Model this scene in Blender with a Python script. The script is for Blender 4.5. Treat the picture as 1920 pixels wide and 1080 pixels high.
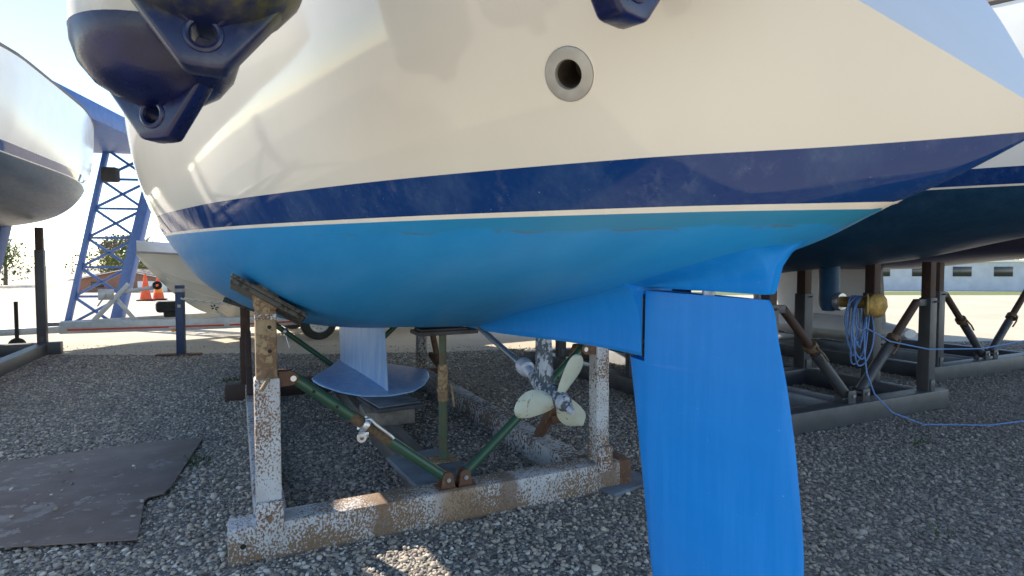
import bpy, bmesh, math, random
import numpy as np
from mathutils import Vector, Matrix, Euler
from mathutils.bvhtree import BVHTree
R = math.radians
random.seed(7); rng = np.random.default_rng(7)
for o in list(bpy.data.objects): bpy.data.objects.remove(o)
sc = bpy.context.scene
C = sc.collection

# ---------------------------------------------------------------- camera
cam = bpy.data.cameras.new('camera'); camo = bpy.data.objects.new('camera', cam); C.objects.link(camo)
cam.sensor_width = 36; cam.lens = 36*1082/1920; cam.clip_start = .02; cam.clip_end = 2000
camo.location = (0, 0, 1.3); camo.rotation_euler = (R(90)-math.atan(45/1082), 0, 0)
cam.dof.use_dof = True; cam.dof.focus_distance = 2.6; cam.dof.aperture_fstop = 9
sc.camera = camo
# ---------------------------------------------------------------- sky, sun, exposure
SUN_AZ = Vector((-.87, .49)).normalized(); SUN_EL = R(36)
w = bpy.data.worlds.new('World'); sc.world = w; w.use_nodes = True
nt = w.node_tree; nt.nodes.clear()
sky = nt.nodes.new('ShaderNodeTexSky'); sky.sky_type = 'NISHITA'; sky.sun_disc = False
sky.sun_elevation = SUN_EL; sky.sun_rotation = math.atan2(SUN_AZ.x, SUN_AZ.y) % (2*math.pi)
sky.air_density = .85; sky.dust_density = .0; sky.ozone_density = 1.0
bg = nt.nodes.new('ShaderNodeBackground'); bg.inputs[1].default_value = .15
wo = nt.nodes.new('ShaderNodeOutputWorld'); nt.links.new(sky.outputs[0], bg.inputs[0]); nt.links.new(bg.outputs[0], wo.inputs[0])
sun = bpy.data.lights.new('sun', 'SUN'); suno = bpy.data.objects.new('sun', sun); C.objects.link(suno)
sun.energy = 5.0; sun.angle = R(.5); sun.color = (1, .92, .80)
sd = Vector((SUN_AZ.x*math.cos(SUN_EL), SUN_AZ.y*math.cos(SUN_EL), math.sin(SUN_EL)))
suno.rotation_euler = sd.to_track_quat('Z', 'Y').to_euler(); suno.location = (-20, 10, 20)
sc.view_settings.view_transform = 'Standard'; sc.view_settings.look = 'None'; sc.view_settings.gamma = 1
sc.view_settings.use_curve_mapping = False; sc.view_settings.exposure = 1.1
sc.view_settings.use_white_balance = True; sc.view_settings.white_balance_temperature = 6850; sc.view_settings.white_balance_tint = 10

# ---------------------------------------------------------------- materials
def newmat(name):
    m = bpy.data.materials.new(name); m.use_nodes = True
    t = m.node_tree; b = t.nodes['Principled BSDF']
    return m, t, b
def N(t, typ, **kw):
    n = t.nodes.new(typ)
    for k, v in kw.items(): setattr(n, k, v)
    return n
def coords(t, scale=(1, 1, 1), kind='Object'):
    tc = N(t, 'ShaderNodeTexCoord'); mp = N(t, 'ShaderNodeMapping'); mp.inputs['Scale'].default_value = scale
    t.links.new(tc.outputs[kind], mp.inputs[0]); return mp.outputs[0]
def noise(t, co, scale, detail=4, rough=.55):
    n = N(t, 'ShaderNodeTexNoise'); n.inputs['Scale'].default_value = scale; n.inputs['Detail'].default_value = detail
    n.inputs['Roughness'].default_value = rough; t.links.new(co, n.inputs['Vector']); return n.outputs['Fac']
def ramp(t, f, a, b, c0=(0, 0, 0, 1), c1=(1, 1, 1, 1)):
    r = N(t, 'ShaderNodeValToRGB'); e = r.color_ramp.elements
    e[0].position = a; e[1].position = b; e[0].color = c0; e[1].color = c1; t.links.new(f, r.inputs[0]); return r.outputs[0]
def mix(t, f, a, b):
    m = N(t, 'ShaderNodeMix', data_type='RGBA')
    if isinstance(f, (int, float)): m.inputs[0].default_value = f
    else: t.links.new(f, m.inputs[0])
    for k, v in ((6, a), (7, b)):
        if isinstance(v, (tuple, list)): m.inputs[k].default_value = (*v[:3], 1)
        else: t.links.new(v, m.inputs[k])
    return m.outputs[2]
def bump(t, h, b, strength=.3, dist=.01):
    n = N(t, 'ShaderNodeBump'); n.inputs['Strength'].default_value = strength; n.inputs['Distance'].default_value = dist
    t.links.new(h, n.inputs['Height']); t.links.new(n.outputs[0], b.inputs['Normal'])
def math_(t, op, a, b=None, c=None):
    m = N(t, 'ShaderNodeMath', operation=op)
    for i, v in enumerate((a, b, c)):
        if v is None: continue
        if isinstance(v, (int, float)): m.inputs[i].default_value = v
        else: t.links.new(v, m.inputs[i])
    return m.outputs[0]
def M(name, col, rough=.5, metal=0, var=.15, vs=9, bmp=0, bs=80, stretch=(1, 1, 1), coat=0, spec=.5):
    m, t, b = newmat(name); co = coords(t, stretch)
    f = noise(t, co, vs); f = ramp(t, f, .3, .7)
    t.links.new(mix(t, f, [c*(1-var) for c in col], [min(1, c*(1+var)) for c in col]), b.inputs['Base Color'])
    b.inputs['Metallic'].default_value = metal; b.inputs['Specular IOR Level'].default_value = spec
    b.inputs['Coat Weight'].default_value = coat; b.inputs['Coat Roughness'].default_value = .04
    r = N(t, 'ShaderNodeMapRange'); r.inputs[3].default_value = max(.02, rough-.08); r.inputs[4].default_value = min(1, rough+.08)
    t.links.new(noise(t, co, vs*2.3), r.inputs[0]); t.links.new(r.outputs[0], b.inputs['Roughness'])
    if bmp: bump(t, noise(t, co, bs, 6), b, bmp, .004)
    return m
def rusty(name, paint, rust, amount, big=5, fine=60, rough=.55, stain=.5, low=0, blobs=()):
    """flaking paint: clusters of fine rust specks, denser where the big noise is high"""
    m, t, b = newmat(name); co = coords(t, (1, 1, .8))
    nb = noise(t, co, big, 3); nf = noise(t, co, fine, 5, .65); ns = noise(t, co, big*2.3, 5)
    s = math_(t, 'ADD', math_(t, 'MULTIPLY', nb, .55), math_(t, 'MULTIPLY', nf, .8))
    sz = N(t, 'ShaderNodeSeparateXYZ'); t.links.new(co, sz.inputs[0])
    if low: s = math_(t, 'ADD', s, math_(t, 'MULTIPLY', ramp(t, sz.outputs[2], .02, .16, (1, 1, 1, 1), (0, 0, 0, 1)), low))
    th = .90-amount*.38
    spk = ramp(t, s, th-.015, th+.02)
    film = ramp(t, ns, .42, .75)
    paint2 = mix(t, math_(t, 'MULTIPLY', film, stain), paint, [p*.55+q*.45 for p, q in zip(paint, rust)])
    for (cx, cw, cc) in blobs:
        dd = math_(t, 'ABSOLUTE', math_(t, 'SUBTRACT', sz.outputs[1], cx)); dn = math_(t, 'ADD', dd, math_(t, 'MULTIPLY', math_(t, 'SUBTRACT', ns, .5), .25))
        paint2 = mix(t, math_(t, 'MULTIPLY', ramp(t, dn, cw*.3, cw, (1, 1, 1, 1), (0, 0, 0, 1)), .8), paint2, cc)
    rc = mix(t, noise(t, co, fine*.6, 4), [c*.45 for c in rust], [min(1, c*1.35) for c in rust])
    t.links.new(mix(t, spk, paint2, rc), b.inputs['Base Color'])
    rr = N(t, 'ShaderNodeMapRange'); rr.inputs[3].default_value = rough; rr.inputs[4].default_value = .92; t.links.new(spk, rr.inputs[0]); t.links.new(rr.outputs[0], b.inputs['Roughness'])
    h = math_(t, 'SUBTRACT', math_(t, 'MULTIPLY', nf, .5), spk); bump(t, h, b, .5, .0022)
    return m

def topside_mat():
    m, t, b = newmat('gelcoat_cream'); co = coords(t); cs = coords(t, (1, 1, .25))
    f1 = ramp(t, noise(t, cs, 2.3, 6, .6), .35, .75); f2 = ramp(t, noise(t, co, 30, 6, .7), .66, .74)
    c = mix(t, f1, (.725, .69, .62), (.675, .64, .57)); c = mix(t, math_(t, 'MULTIPLY', f2, .22), c, (.5, .45, .36))
    t.links.new(c, b.inputs['Base Color'])
    r = N(t, 'ShaderNodeMapRange'); r.inputs[3].default_value = .03; r.inputs[4].default_value = .12; t.links.new(noise(t, co, 5, 5), r.inputs[0]); t.links.new(r.outputs[0], b.inputs['Roughness'])
    bump(t, noise(t, co, 2.2, 2), b, .12, .01)
    return m
def boot_mat():
    m, t, b = newmat('boot_navy'); co = coords(t); cs = coords(t, (2, 2, .5))
    f = ramp(t, noise(t, cs, 2.6, 8, .72), .46, .74); g = ramp(t, noise(t, coords(t, (3, 3, .45)), 7, 8, .75), .55, .72)
    c = mix(t, math_(t, 'MULTIPLY', f, .6), (.004, .036, .165), (.06, .12, .25)); c = mix(t, math_(t, 'MULTIPLY', g, .2), c, (.20, .25, .36))
    sp = ramp(t, noise(t, co, 130, 2), .74, .78); c = mix(t, math_(t, 'MULTIPLY', sp, .4), c, (.5, .5, .5))
    t.links.new(c, b.inputs['Base Color'])
    r = N(t, 'ShaderNodeMapRange'); r.inputs[3].default_value = .06; r.inputs[4].default_value = .3; t.links.new(f, r.inputs[0]); t.links.new(r.outputs[0], b.inputs['Roughness'])
    return m
def antifoul_mat(name, base, light, stain=True):
    m, t, b = newmat(name); co = coords(t); cs = coords(t, (.5, 3, 3))
    f = ramp(t, noise(t, cs, 4, 6, .65), .35, .75); c = mix(t, f, base, light)
    k = ramp(t, noise(t, co, 70, 5, .7), .70, .76); c = mix(t, math_(t, 'MULTIPLY', k, .3), c, (.02, .07, .1))
    if not stain:
        v1 = ramp(t, noise(t, coords(t, (5, 5, .35)), 5, 6, .7), .42, .78); c = mix(t, math_(t, 'MULTIPLY', v1, .30), c, [min(1, x*1.25+.045) for x in light])
        v2 = ramp(t, noise(t, co, 2.1, 4, .6), .4, .7); c = mix(t, math_(t, 'MULTIPLY', v2, .22), c, [x*.72 for x in base])
        v3 = ramp(t, noise(t, co, 150, 2), .755, .775); c = mix(t, math_(t, 'MULTIPLY', v3, .5), c, (.45, .55, .62))
    if stain:
        sp = N(t, 'ShaderNodeSeparateXYZ'); t.links.new(co, sp.inputs[0])
        zr = math_(t, 'SUBTRACT', math_(t, 'MULTIPLY_ADD', sp.outputs[0], .018, 1.408), sp.outputs[2])   # depth below the white line
        nn = noise(t, coords(t, (1.2, 1.2, 3)), 3.2, 5, .6)
        edge = math_(t, 'ADD', zr, math_(t, 'MULTIPLY', math_(t, 'SUBTRACT', nn, .5), .05))
        band = ramp(t, edge, .028, .031, (1, 1, 1, 1), (0, 0, 0, 1)); aft = ramp(t, sp.outputs[0], .0, .75, (1, 1, 1, 1), (0, 0, 0, 1))
        c = mix(t, math_(t, 'MULTIPLY', math_(t, 'MULTIPLY', band, aft), .6), c, (.02, .19, .27))
        line = math_(t, 'MULTIPLY', ramp(t, math_(t, 'ABSOLUTE', math_(t, 'SUBTRACT', edge, .032)), .001, .004, (1, 1, 1, 1), (0, 0, 0, 1)), ramp(t, noise(t, co, 9, 4), .45, .6))
        line = math_(t, 'MULTIPLY', line, ramp(t, sp.outputs[0], .5, 1.2, (1, 1, 1, 1), (0, 0, 0, 1)))
        c = mix(t, math_(t, 'MULTIPLY', line, .7), c, (.10, .12, .07))
    t.links.new(c, b.inputs['Base Color'])
    r = N(t, 'ShaderNodeMapRange'); r.inputs[3].default_value = .28; r.inputs[4].default_value = .46; t.links.new(noise(t, cs, 11, 5), r.inputs[0]); t.links.new(r.outputs[0], b.inputs['Roughness'])
    bump(t, noise(t, co, 90, 3), b, .05, .002)
    b.inputs['Specular IOR Level'].default_value = .75 if stain else .2
    return m
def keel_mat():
    m, t, b = newmat('antifouling_keel_pale_sheen'); cs = coords(t, (4, 4, .5)); f = ramp(t, noise(t, cs, 3.5, 6, .65), .3, .75)  # pale streaks put the reflection of lit ground into the blue colour
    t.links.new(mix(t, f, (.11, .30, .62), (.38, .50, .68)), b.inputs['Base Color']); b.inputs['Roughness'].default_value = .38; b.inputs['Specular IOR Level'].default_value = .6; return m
MT = {}
MT['top'] = topside_mat(); MT['boot'] = boot_mat()
MT['pin'] = M('pinstripe_white', (.80, .76, .68), .25, var=.06)
MT['af'] = antifoul_mat('antifouling_blue', (.004, .235, .57), (.015, .275, .63))  # same paint as the rudder, with ground bounce put into a greener tone
MT['afr'] = antifoul_mat('antifouling_rudder', (.0, .19, .60), (.0, .205, .63), False)
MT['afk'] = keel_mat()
MT['black_gap'] = rusty('black_speckled', (.012, .012, .013), (.10, .10, .09), .5, 8, 90)  # near black with paler specks, for the skeg wall in the rudder gap
MT['steel'] = M('stainless_brushed', (.40, .395, .375), .45, .4, .12, 30)
MT['dark_hole'] = M('hole_shade_black', (.012, .011, .01), .8)  # flat black discs standing in for the shade inside bolt and pin holes
MT['pipe'] = M('sooty_pipe', (.13, .11, .09), .6, .6, .4, 20)
MT['galv'] = rusty('pitted_galvanised', (.30, .35, .42), (.07, .09, .11), .62, 14, 55, .5, .3)
MT['shaft'] = M('dull_shaft', (.25, .29, .35), .35, .7, .2, 20)
MT['zinc'] = M('zinc_anode', (.40, .44, .52), .5, .3, .2, 25, .4, 60)
MT['blade'] = rusty('verdigris_bronze', (.38, .43, .38), (.25, .25, .16), .36, 9, 60, .6, .8)
MT['white_rust'] = rusty('white_paint_rusting', (.53, .555, .59), (.22, .13, .075), .50, 3.4, 110, .55, .7)
MT['white_rust2'] = rusty('white_paint_heavy_rust', (.52, .53, .56), (.22, .13, .075), .66, 2.6, 90)
MT['beam_rust'] = rusty('beam_paint_rusting', (.50, .515, .54), (.23, .15, .095), .50, 2.6, 110, .6, .95, .10, ((-.02, .16, (.26, .14, .05)), (-.30, .07, (.15, .09, .06)), (.36, .06, (.13, .085, .06)), (-.93, .10, (.16, .09, .055))))
MT['rail_rust'] = rusty('rail_paint_rusting', (.48, .47, .47), (.17, .12, .095), .55, 2.2, 50, .7, 1)
MT['rust'] = rusty('brown_rust', (.11, .055, .035), (.20, .10, .05), .5, 5, 50, .85, .8)
MT['rust_dk'] = rusty('dark_primer', (.05, .028, .022), (.09, .05, .035), .45, 5, 50, .7, .8)
MT['inner'] = rusty('rusted_tube', (.17, .10, .06), (.33, .24, .14), .58, 9, 55, .8, .8)
MT['green'] = rusty('green_enamel', (.022, .075, .045), (.09, .07, .035), .26, 5, 60, .35, .3)
MT['green_old'] = rusty('green_worn', (.05, .085, .055), (.14, .09, .045), .5, 5, 45, .6, .8)
MT['thread'] = M('rusty_thread', (.15, .10, .06), .7, .3, .35, 50)
MT['zplate'] = M('zinc_plated', (.55, .57, .60), .35, .8, .15, 30)
MT['wood'] = M('weathered_timber', (.17, .145, .125), .85, 0, .35, 5, .5, 40, (.3, 3, 3))
MT['wood_dk'] = M('dark_ply', (.05, .05, .06), .8, 0, .5, 8, .4, 40)
MT['ply_blue'] = M('ply_blue_smeared', (.12, .14, .17), .8, 0, .5, 5, .4, 40)
MT['pad'] = rusty('pad_timber', (.085, .08, .065), (.03, .028, .022), .5, 9, 60, .8, .5)
MT['dgrey'] = M('grey_steel_paint', (.06, .062, .07), .5, 0, .2, 6, .2, 60)
MT['lgrey'] = M('pale_steel_paint', (.30, .31, .33), .45, .1, .2, 5, .2, 60)
MT['sheet'] = rusty('dusty_brown_sheet', (.17, .125, .105), (.33, .28, .25), .34, 2.2, 14, .75, .9)
MT['navy'] = M('navy_vinyl', (.004, .008, .055), .28, 0, .35, 12, .15, 60)
MT['fwhite'] = M('grubby_white_vinyl', (.55, .52, .45), .45, 0, .2, 14)
MT['rope_w'] = M('white_rope', (.6, .58, .52), .9)
MT['rope_b'] = M('blue_rope', (.12, .24, .50), .7, 0, .3, 90)
MT['white'] = M('white_gelcoat', (.80, .79, .76), .2, 0, .05, 3)
MT['cream'] = M('cream_gelcoat', (.78, .74, .66), .2, 0, .05, 3)
MT['af_dark'] = antifoul_mat('antifouling_dark', (.008, .04, .09), (.014, .06, .12), False)
MT['af_purple'] = antifoul_mat('antifouling_plum', (.05, .04, .08), (.07, .06, .10), False)
MT['af_leg'] = M('leg_blue', (.012, .07, .16), .45, 0, .2)
MT['keel_white'] = M('white_keel_primer', (.68, .68, .70), .5, 0, .06, 4)
MT['bronze'] = M('bronze', (.30, .19, .05), .5, .4, .4, 20)
MT['glass'] = M('window_dark', (.02, .025, .03), .08)
MT['alu'] = M('galvanised_trailer', (.55, .56, .57), .5, .5, .12, 10)
MT['red'] = M('red_tape', (.65, .05, .02), .5)
MT['orange'] = M('orange_lens', (.8, .25, .01), .3)
MT['cone'] = M('cone_orange', (.75, .10, .03), .6)
MT['rubber'] = M('rubber', (.02, .02, .02), .75, 0, .3)
MT['rim'] = M('silver_rim', (.62, .62, .62), .35, .4)
MT['bluesteel'] = M('blue_steel', (.05, .12, .34), .45, 0, .15)
MT['post'] = M('navy_post', (.025, .045, .12), .5, 0, .2)
MT['brick'] = None
MT['roof'] = M('slate', (.15, .12, .11), .8)
MT['bark'] = M('bark', (.13, .10, .08), .9)
MT['leaf'] = M('leaf_green', (.07, .11, .03), .7, 0, .5, 3)
MT['leaf_y'] = M('leaf_yellow_green', (.16, .17, .03), .7, 0, .4, 3)
MT['far_wall'] = M('pale_cladding', (.50, .53, .58), .6, 0, .1, 1)
MT['grass'] = M('grass', (.12, .16, .05), .9, 0, .4, 3)
def brick_mat():
    m, t, b = newmat('brick_wall'); co = coords(t)
    br = N(t, 'ShaderNodeTexBrick'); br.inputs['Scale'].default_value = 4; br.inputs['Color1'].default_value = (.22, .085, .05, 1); br.inputs['Color2'].default_value = (.30, .12, .075, 1); br.inputs['Mortar'].default_value = (.35, .30, .26, 1)
    rot = N(t, 'ShaderNodeMapping'); rot.inputs['Rotation'].default_value = (R(90), 0, 0); t.links.new(co, rot.inputs[0]); t.links.new(rot.outputs[0], br.inputs['Vector'])
    t.links.new(br.outputs[0], b.inputs['Base Color']); b.inputs['Roughness'].default_value = .9; return m
MT['brick'] = brick_mat()
def yard_mat():
    m, t, b = newmat('dusty_concrete'); co = coords(t)
    f = ramp(t, noise(t, co, .6, 6, .6), .35, .7); g = ramp(t, noise(t, co, 26, 5, .7), .35, .7)
    c = mix(t, f, (.44, .385, .30), (.54, .48, .385)); c = mix(t, math_(t, 'MULTIPLY', g, .5), c, (.33, .28, .21))
    t.links.new(c, b.inputs['Base Color']); b.inputs['Roughness'].default_value = .92; bump(t, noise(t, co, 40, 4), b, .5, .01); return m
def gravel_mat():
    m, t, b = newmat('gravel_bed'); co = coords(t)
    v = N(t, 'ShaderNodeTexVoronoi'); v.inputs['Scale'].default_value = 62; t.links.new(co, v.inputs['Vector'])
    hs = N(t, 'ShaderNodeSeparateColor'); t.links.new(v.outputs['Color'], hs.inputs[0])
    r = N(t, 'ShaderNodeValToRGB'); e = r.color_ramp.elements; e[0].color = (.10, .09, .078, 1); e[1].color = (.44, .40, .34, 1); e[1].position = 1
    for p, c in ((.35, (.16, .15, .138, 1)), (.6, (.25, .23, .205, 1)), (.85, (.36, .33, .285, 1))): x = e.new(p); x.color = c
    t.links.new(hs.outputs[0], r.inputs[0])
    d = ramp(t, v.outputs['Distance'], .15, .75, (1, 1, 1, 1), (.35, .35, .35, 1))
    mm = N(t, 'ShaderNodeMix', data_type='RGBA', blend_type='MULTIPLY'); mm.inputs[0].default_value = .35; t.links.new(r.outputs[0], mm.inputs[6]); t.links.new(d, mm.inputs[7])
    big = ramp(t, noise(t, co, .9, 5, .6), .4, .68); c = mix(t, math_(t, 'MULTIPLY', big, .45), mm.outputs[2], (.17, .15, .125))
    t.links.new(c, b.inputs['Base Color']); b.inputs['Roughness'].default_value = .8
    bump(t, d, b, .9, .012); return m
def pebble_mat():
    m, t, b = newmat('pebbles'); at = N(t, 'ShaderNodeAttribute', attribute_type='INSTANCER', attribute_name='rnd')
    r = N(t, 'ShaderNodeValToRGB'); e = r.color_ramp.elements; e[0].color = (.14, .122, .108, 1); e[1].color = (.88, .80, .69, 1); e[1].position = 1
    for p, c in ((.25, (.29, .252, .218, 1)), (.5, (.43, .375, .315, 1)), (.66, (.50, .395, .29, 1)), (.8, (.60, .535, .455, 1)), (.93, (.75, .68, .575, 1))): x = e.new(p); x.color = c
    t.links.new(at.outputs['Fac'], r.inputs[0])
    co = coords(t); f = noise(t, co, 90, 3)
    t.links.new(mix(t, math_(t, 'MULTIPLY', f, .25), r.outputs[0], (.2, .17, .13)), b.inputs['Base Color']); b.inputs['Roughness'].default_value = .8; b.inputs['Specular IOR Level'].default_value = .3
    return m
MT['yard'] = yard_mat(); MT['gravel'] = gravel_mat(); MT['pebble'] = pebble_mat()
def algae_mat():
    m, t, b = newmat('navy_vinyl_algae'); co = coords(t); sp = N(t, 'ShaderNodeSeparateXYZ'); t.links.new(co, sp.inputs[0])
    up = ramp(t, math_(t, 'ADD', sp.outputs[2], math_(t, 'MULTIPLY', noise(t, co, 30, 6, .7), .05)), .088, .118)
    n2 = ramp(t, noise(t, co, 45, 5, .7), .35, .6)
    c = mix(t, math_(t, 'MULTIPLY', up, n2), (.005, .010, .05), (.075, .075, .022))
    c = mix(t, math_(t, 'MULTIPLY', ramp(t, noise(t, co, 16, 5, .7), .5, .7), .25), c, (.13, .13, .14))
    t.links.new(c, b.inputs['Base Color']); b.inputs['Roughness'].default_value = .33; bump(t, noise(t, co, 60, 4), b, .15, .002); return m
MT['navy_algae'] = algae_mat()

# ---------------------------------------------------------------- mesh helpers
OFF = {}
def obj(name, bm, mat, parent=None, smooth=True, angle=38, off=None):
    me = bpy.data.meshes.new(name)
    if isinstance(bm, bmesh.types.BMesh):
        if off is None and parent is not None:
            off = OFF.get(parent.name) or (OFF.get(parent.parent.name) if parent.parent else None)
        if off: bmesh.ops.translate(bm, verts=bm.verts, vec=-Vector(off))
        bmesh.ops.recalc_face_normals(bm, faces=bm.faces)
        bm.to_mesh(me); bm.free()
    else: me = bm
    if smooth and len(me.polygons):
        me.polygons.foreach_set('use_smooth', [True]*len(me.polygons)); me.set_sharp_from_angle(angle=R(angle))
    if mat: me.materials.append(mat)
    o = bpy.data.objects.new(name, me); C.objects.link(o)
    if parent: o.parent = parent
    return o
def tag(o, label, cat, group=None, kind=None):
    o['label'] = label
    if cat: o['category'] = cat
    if group: o['group'] = group
    if kind: o['kind'] = kind
    return o
def struct(o, label=None):
    o['kind'] = 'structure'
    if label: o['label'] = label
    return o
def thing(name, label, cat, loc=(0, 0, 0), rotz=0, group=None, off=None):
    o = bpy.data.objects.new(name, None); C.objects.link(o); o.location = loc; o.rotation_euler = (0, 0, rotz); o.empty_display_size = .1
    tag(o, label, cat, group)
    if off: OFF[o.name] = tuple(off)
    return o
def nb(): return bmesh.new()
def box(bm, c, s, rot=None, bev=.004):
    t = bmesh.new(); bmesh.ops.create_cube(t, size=1); bmesh.ops.scale(t, verts=t.verts, vec=s)
    if bev: bmesh.ops.bevel(t, geom=list(t.edges), offset=min(bev, min(s)*.3), segments=2, affect='EDGES', profile=.5)
    if rot is not None: bmesh.ops.rotate(t, verts=t.verts, cent=(0, 0, 0), matrix=rot)
    bmesh.ops.translate(t, verts=t.verts, vec=c); me = bpy.data.meshes.new('t'); t.to_mesh(me); t.free(); bm.from_mesh(me); bpy.data.meshes.remove(me); return bm
def box2(bm, lo, hi, bev=.004): return box(bm, [(a+b)/2 for a, b in zip(lo, hi)], [abs(b-a) for a, b in zip(lo, hi)], None, bev)
def bar(bm, p, q, wd, ht, bev=.003, up=(0, 0, 1)):
    p, q = Vector(p), Vector(q); d = q-p; L = d.length; z = d.normalized(); u = Vector(up)
    if abs(z.dot(u)) > .95: u = Vector((1, 0, 0))
    x = u.cross(z).normalized(); y = z.cross(x); rot = Matrix((x, y, z)).transposed()
    return box(bm, (p+q)/2, (wd, ht, L), rot, bev)
def tube(bm, p, q, r, r2=None, n=16):
    return lathe(bm, [(0, 0), (r, 0), (r if r2 is None else r2, 1), (0, 1)], n, axis(p, q))
def axis(p, q, spin=0):
    p, q = Vector(p), Vector(q); d = q-p; z = d.normalized(); u = Vector((0, 0, 1)) if abs(z.z) < .95 else Vector((1, 0, 0))
    x = u.cross(z).normalized(); y = z.cross(x); m = Matrix((x, y, z)).transposed()
    if spin: m = m @ Matrix.Rotation(spin, 3, 'Z')
    m4 = m.to_4x4(); m4.translation = p; return m4 @ Matrix.Diagonal((1, 1, d.length, 1))
def lathe(bm, prof, n, Mx=None):
    rings = []
    for r, z in prof:
        if r < 1e-6: rings.append([bm.verts.new((0, 0, z))])
        else: rings.append([bm.verts.new((r*math.cos(2*math.pi*k/n), r*math.sin(2*math.pi*k/n), z)) for k in range(n)])
    for a, b in zip(rings, rings[1:]):
        for k in range(n):
            q = [a[k % len(a)], a[(k+1) % len(a)], b[(k+1) % len(b)], b[k % len(b)]]; q = list(dict.fromkeys(q))
            if len(q) > 2: bm.faces.new(q)
    if Mx is not None:
        for rg in rings:
            for v in rg: v.co = Mx @ v.co
    return bm
def path(bm, pts, r, n=8, closed=False, taper=None):
    pts = [Vector(p) for p in pts]; m = len(pts); rings = []; prev = None
    for i, p in enumerate(pts):
        a = pts[(i-1) % m] if (closed or i > 0) else p; b = pts[(i+1) % m] if (closed or i < m-1) else p
        t = (b-a).normalized()
        if prev is None:
            u = Vector((0, 0, 1)) if abs(t.z) < .9 else Vector((1, 0, 0)); x = u.cross(t).normalized()
        else: x = (prev - t*prev.dot(t)).normalized()
        prev = x; y = t.cross(x); rr = r if taper is None else r*taper(i/(m-1))
        rings.append([bm.verts.new(p+(x*math.cos(2*math.pi*k/n)+y*math.sin(2*math.pi*k/n))*rr) for k in range(n)])
    prs = list(zip(rings, rings[1:]))+([(rings[-1], rings[0])] if closed else [])
    for a, b in prs:
        for k in range(n): bm.faces.new((a[k], a[(k+1) % n], b[(k+1) % n], b[k]))
    if not closed:
        bm.faces.new(rings[0][::-1]); bm.faces.new(rings[-1])
    return bm
def prism(bm, poly, z0, z1, Mx=None, bev=0):
    t = bmesh.new(); vs = [t.verts.new((x, y, z0)) for x, y in poly]; f = t.faces.new(vs)
    r = bmesh.ops.extrude_face_region(t, geom=[f]); bmesh.ops.translate(t, verts=[v for v in r['geom'] if isinstance(v, bmesh.types.BMVert)], vec=(0, 0, z1-z0))
    bmesh.ops.recalc_face_normals(t, faces=t.faces)
    if bev: bmesh.ops.bevel(t, geom=list(t.edges), offset=bev, segments=2, affect='EDGES', profile=.5)
    if Mx is not None: bmesh.ops.transform(t, matrix=Mx, verts=t.verts)
    me = bpy.data.meshes.new('t'); t.to_mesh(me); t.free(); bm.from_mesh(me); bpy.data.meshes.remove(me); return bm
def grid(bm, rows, closed=False):
    vs = [[bm.verts.new(p) for p in r] for r in rows]
    for a, b in zip(vs, vs[1:]):
        n = len(a)
        for k in range(n if closed else n-1):
            try: bm.faces.new((a[k], a[(k+1) % n], b[(k+1) % n], b[k]))
            except ValueError: pass
    return vs
def clean(bm, d=1e-5):
    bmesh.ops.remove_doubles(bm, verts=bm.verts, dist=d); bmesh.ops.dissolve_degenerate(bm, edges=bm.edges, dist=d); return bm
def sm(t): t = max(0, min(1, t)); return t*t*(3-2*t)

# ---------------------------------------------------------------- boat frame: x = towards the bow, y = to port, z = up
O2 = Vector((.507, 1.42)); TH = R(115.5)
FW = Vector((math.cos(TH), math.sin(TH))); LF = Vector((-math.sin(TH), math.cos(TH)))
def wor(s, b, z=0): p = O2+FW*s+LF*b; return Vector((p.x, p.y, z))
def bthing(name, label, cat, off=(0, 0, 0), group=None): return thing(name, label, cat, wor(*off), TH, group, off)

# ---------------------------------------------------------------- ground
def gz(y, x=0): return -1.7*sm((y-17)/45) if y > 17 else 0
bm = nb(); ys = list(np.linspace(-40, 16, 8))+list(np.linspace(17, 62, 14))+[90, 150, 300, 800]
grid(bm, [[(x, y, gz(y)) for x in (-900, -300, -100, -50, -25, 0, 25, 50, 100, 300, 900)] for y in ys])
struct(obj('ground', bm, MT['yard']), 'dusty tan concrete boatyard ground')
bm = nb(); edge = []
for i in range(60):
    x = -14+i*.6; y = 8.25+.10*math.sin(x*1.3)+.07*math.sin(x*3.1+1)+(.5*sm((x+3)/3) if x > -3 else 0)+.25*max(0, x)*.5
    edge.append((x, y, .004))
grid(bm, [[(e[0], .75+.15*math.sin(e[0]*1.7)+.1*math.sin(e[0]*4), .004) for e in edge], [(e[0], 4, .004) for e in edge], edge])
struct(obj('gravel_bed', bm, MT['gravel']), 'dark gravel bed under the boats')
def edge_y(x): return 8.25+.10*math.sin(x*1.3)+.07*math.sin(x*3.1+1)+(.5*sm((x+3)/3) if x > -3 else 0)+.25*max(0, x)*.5

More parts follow.
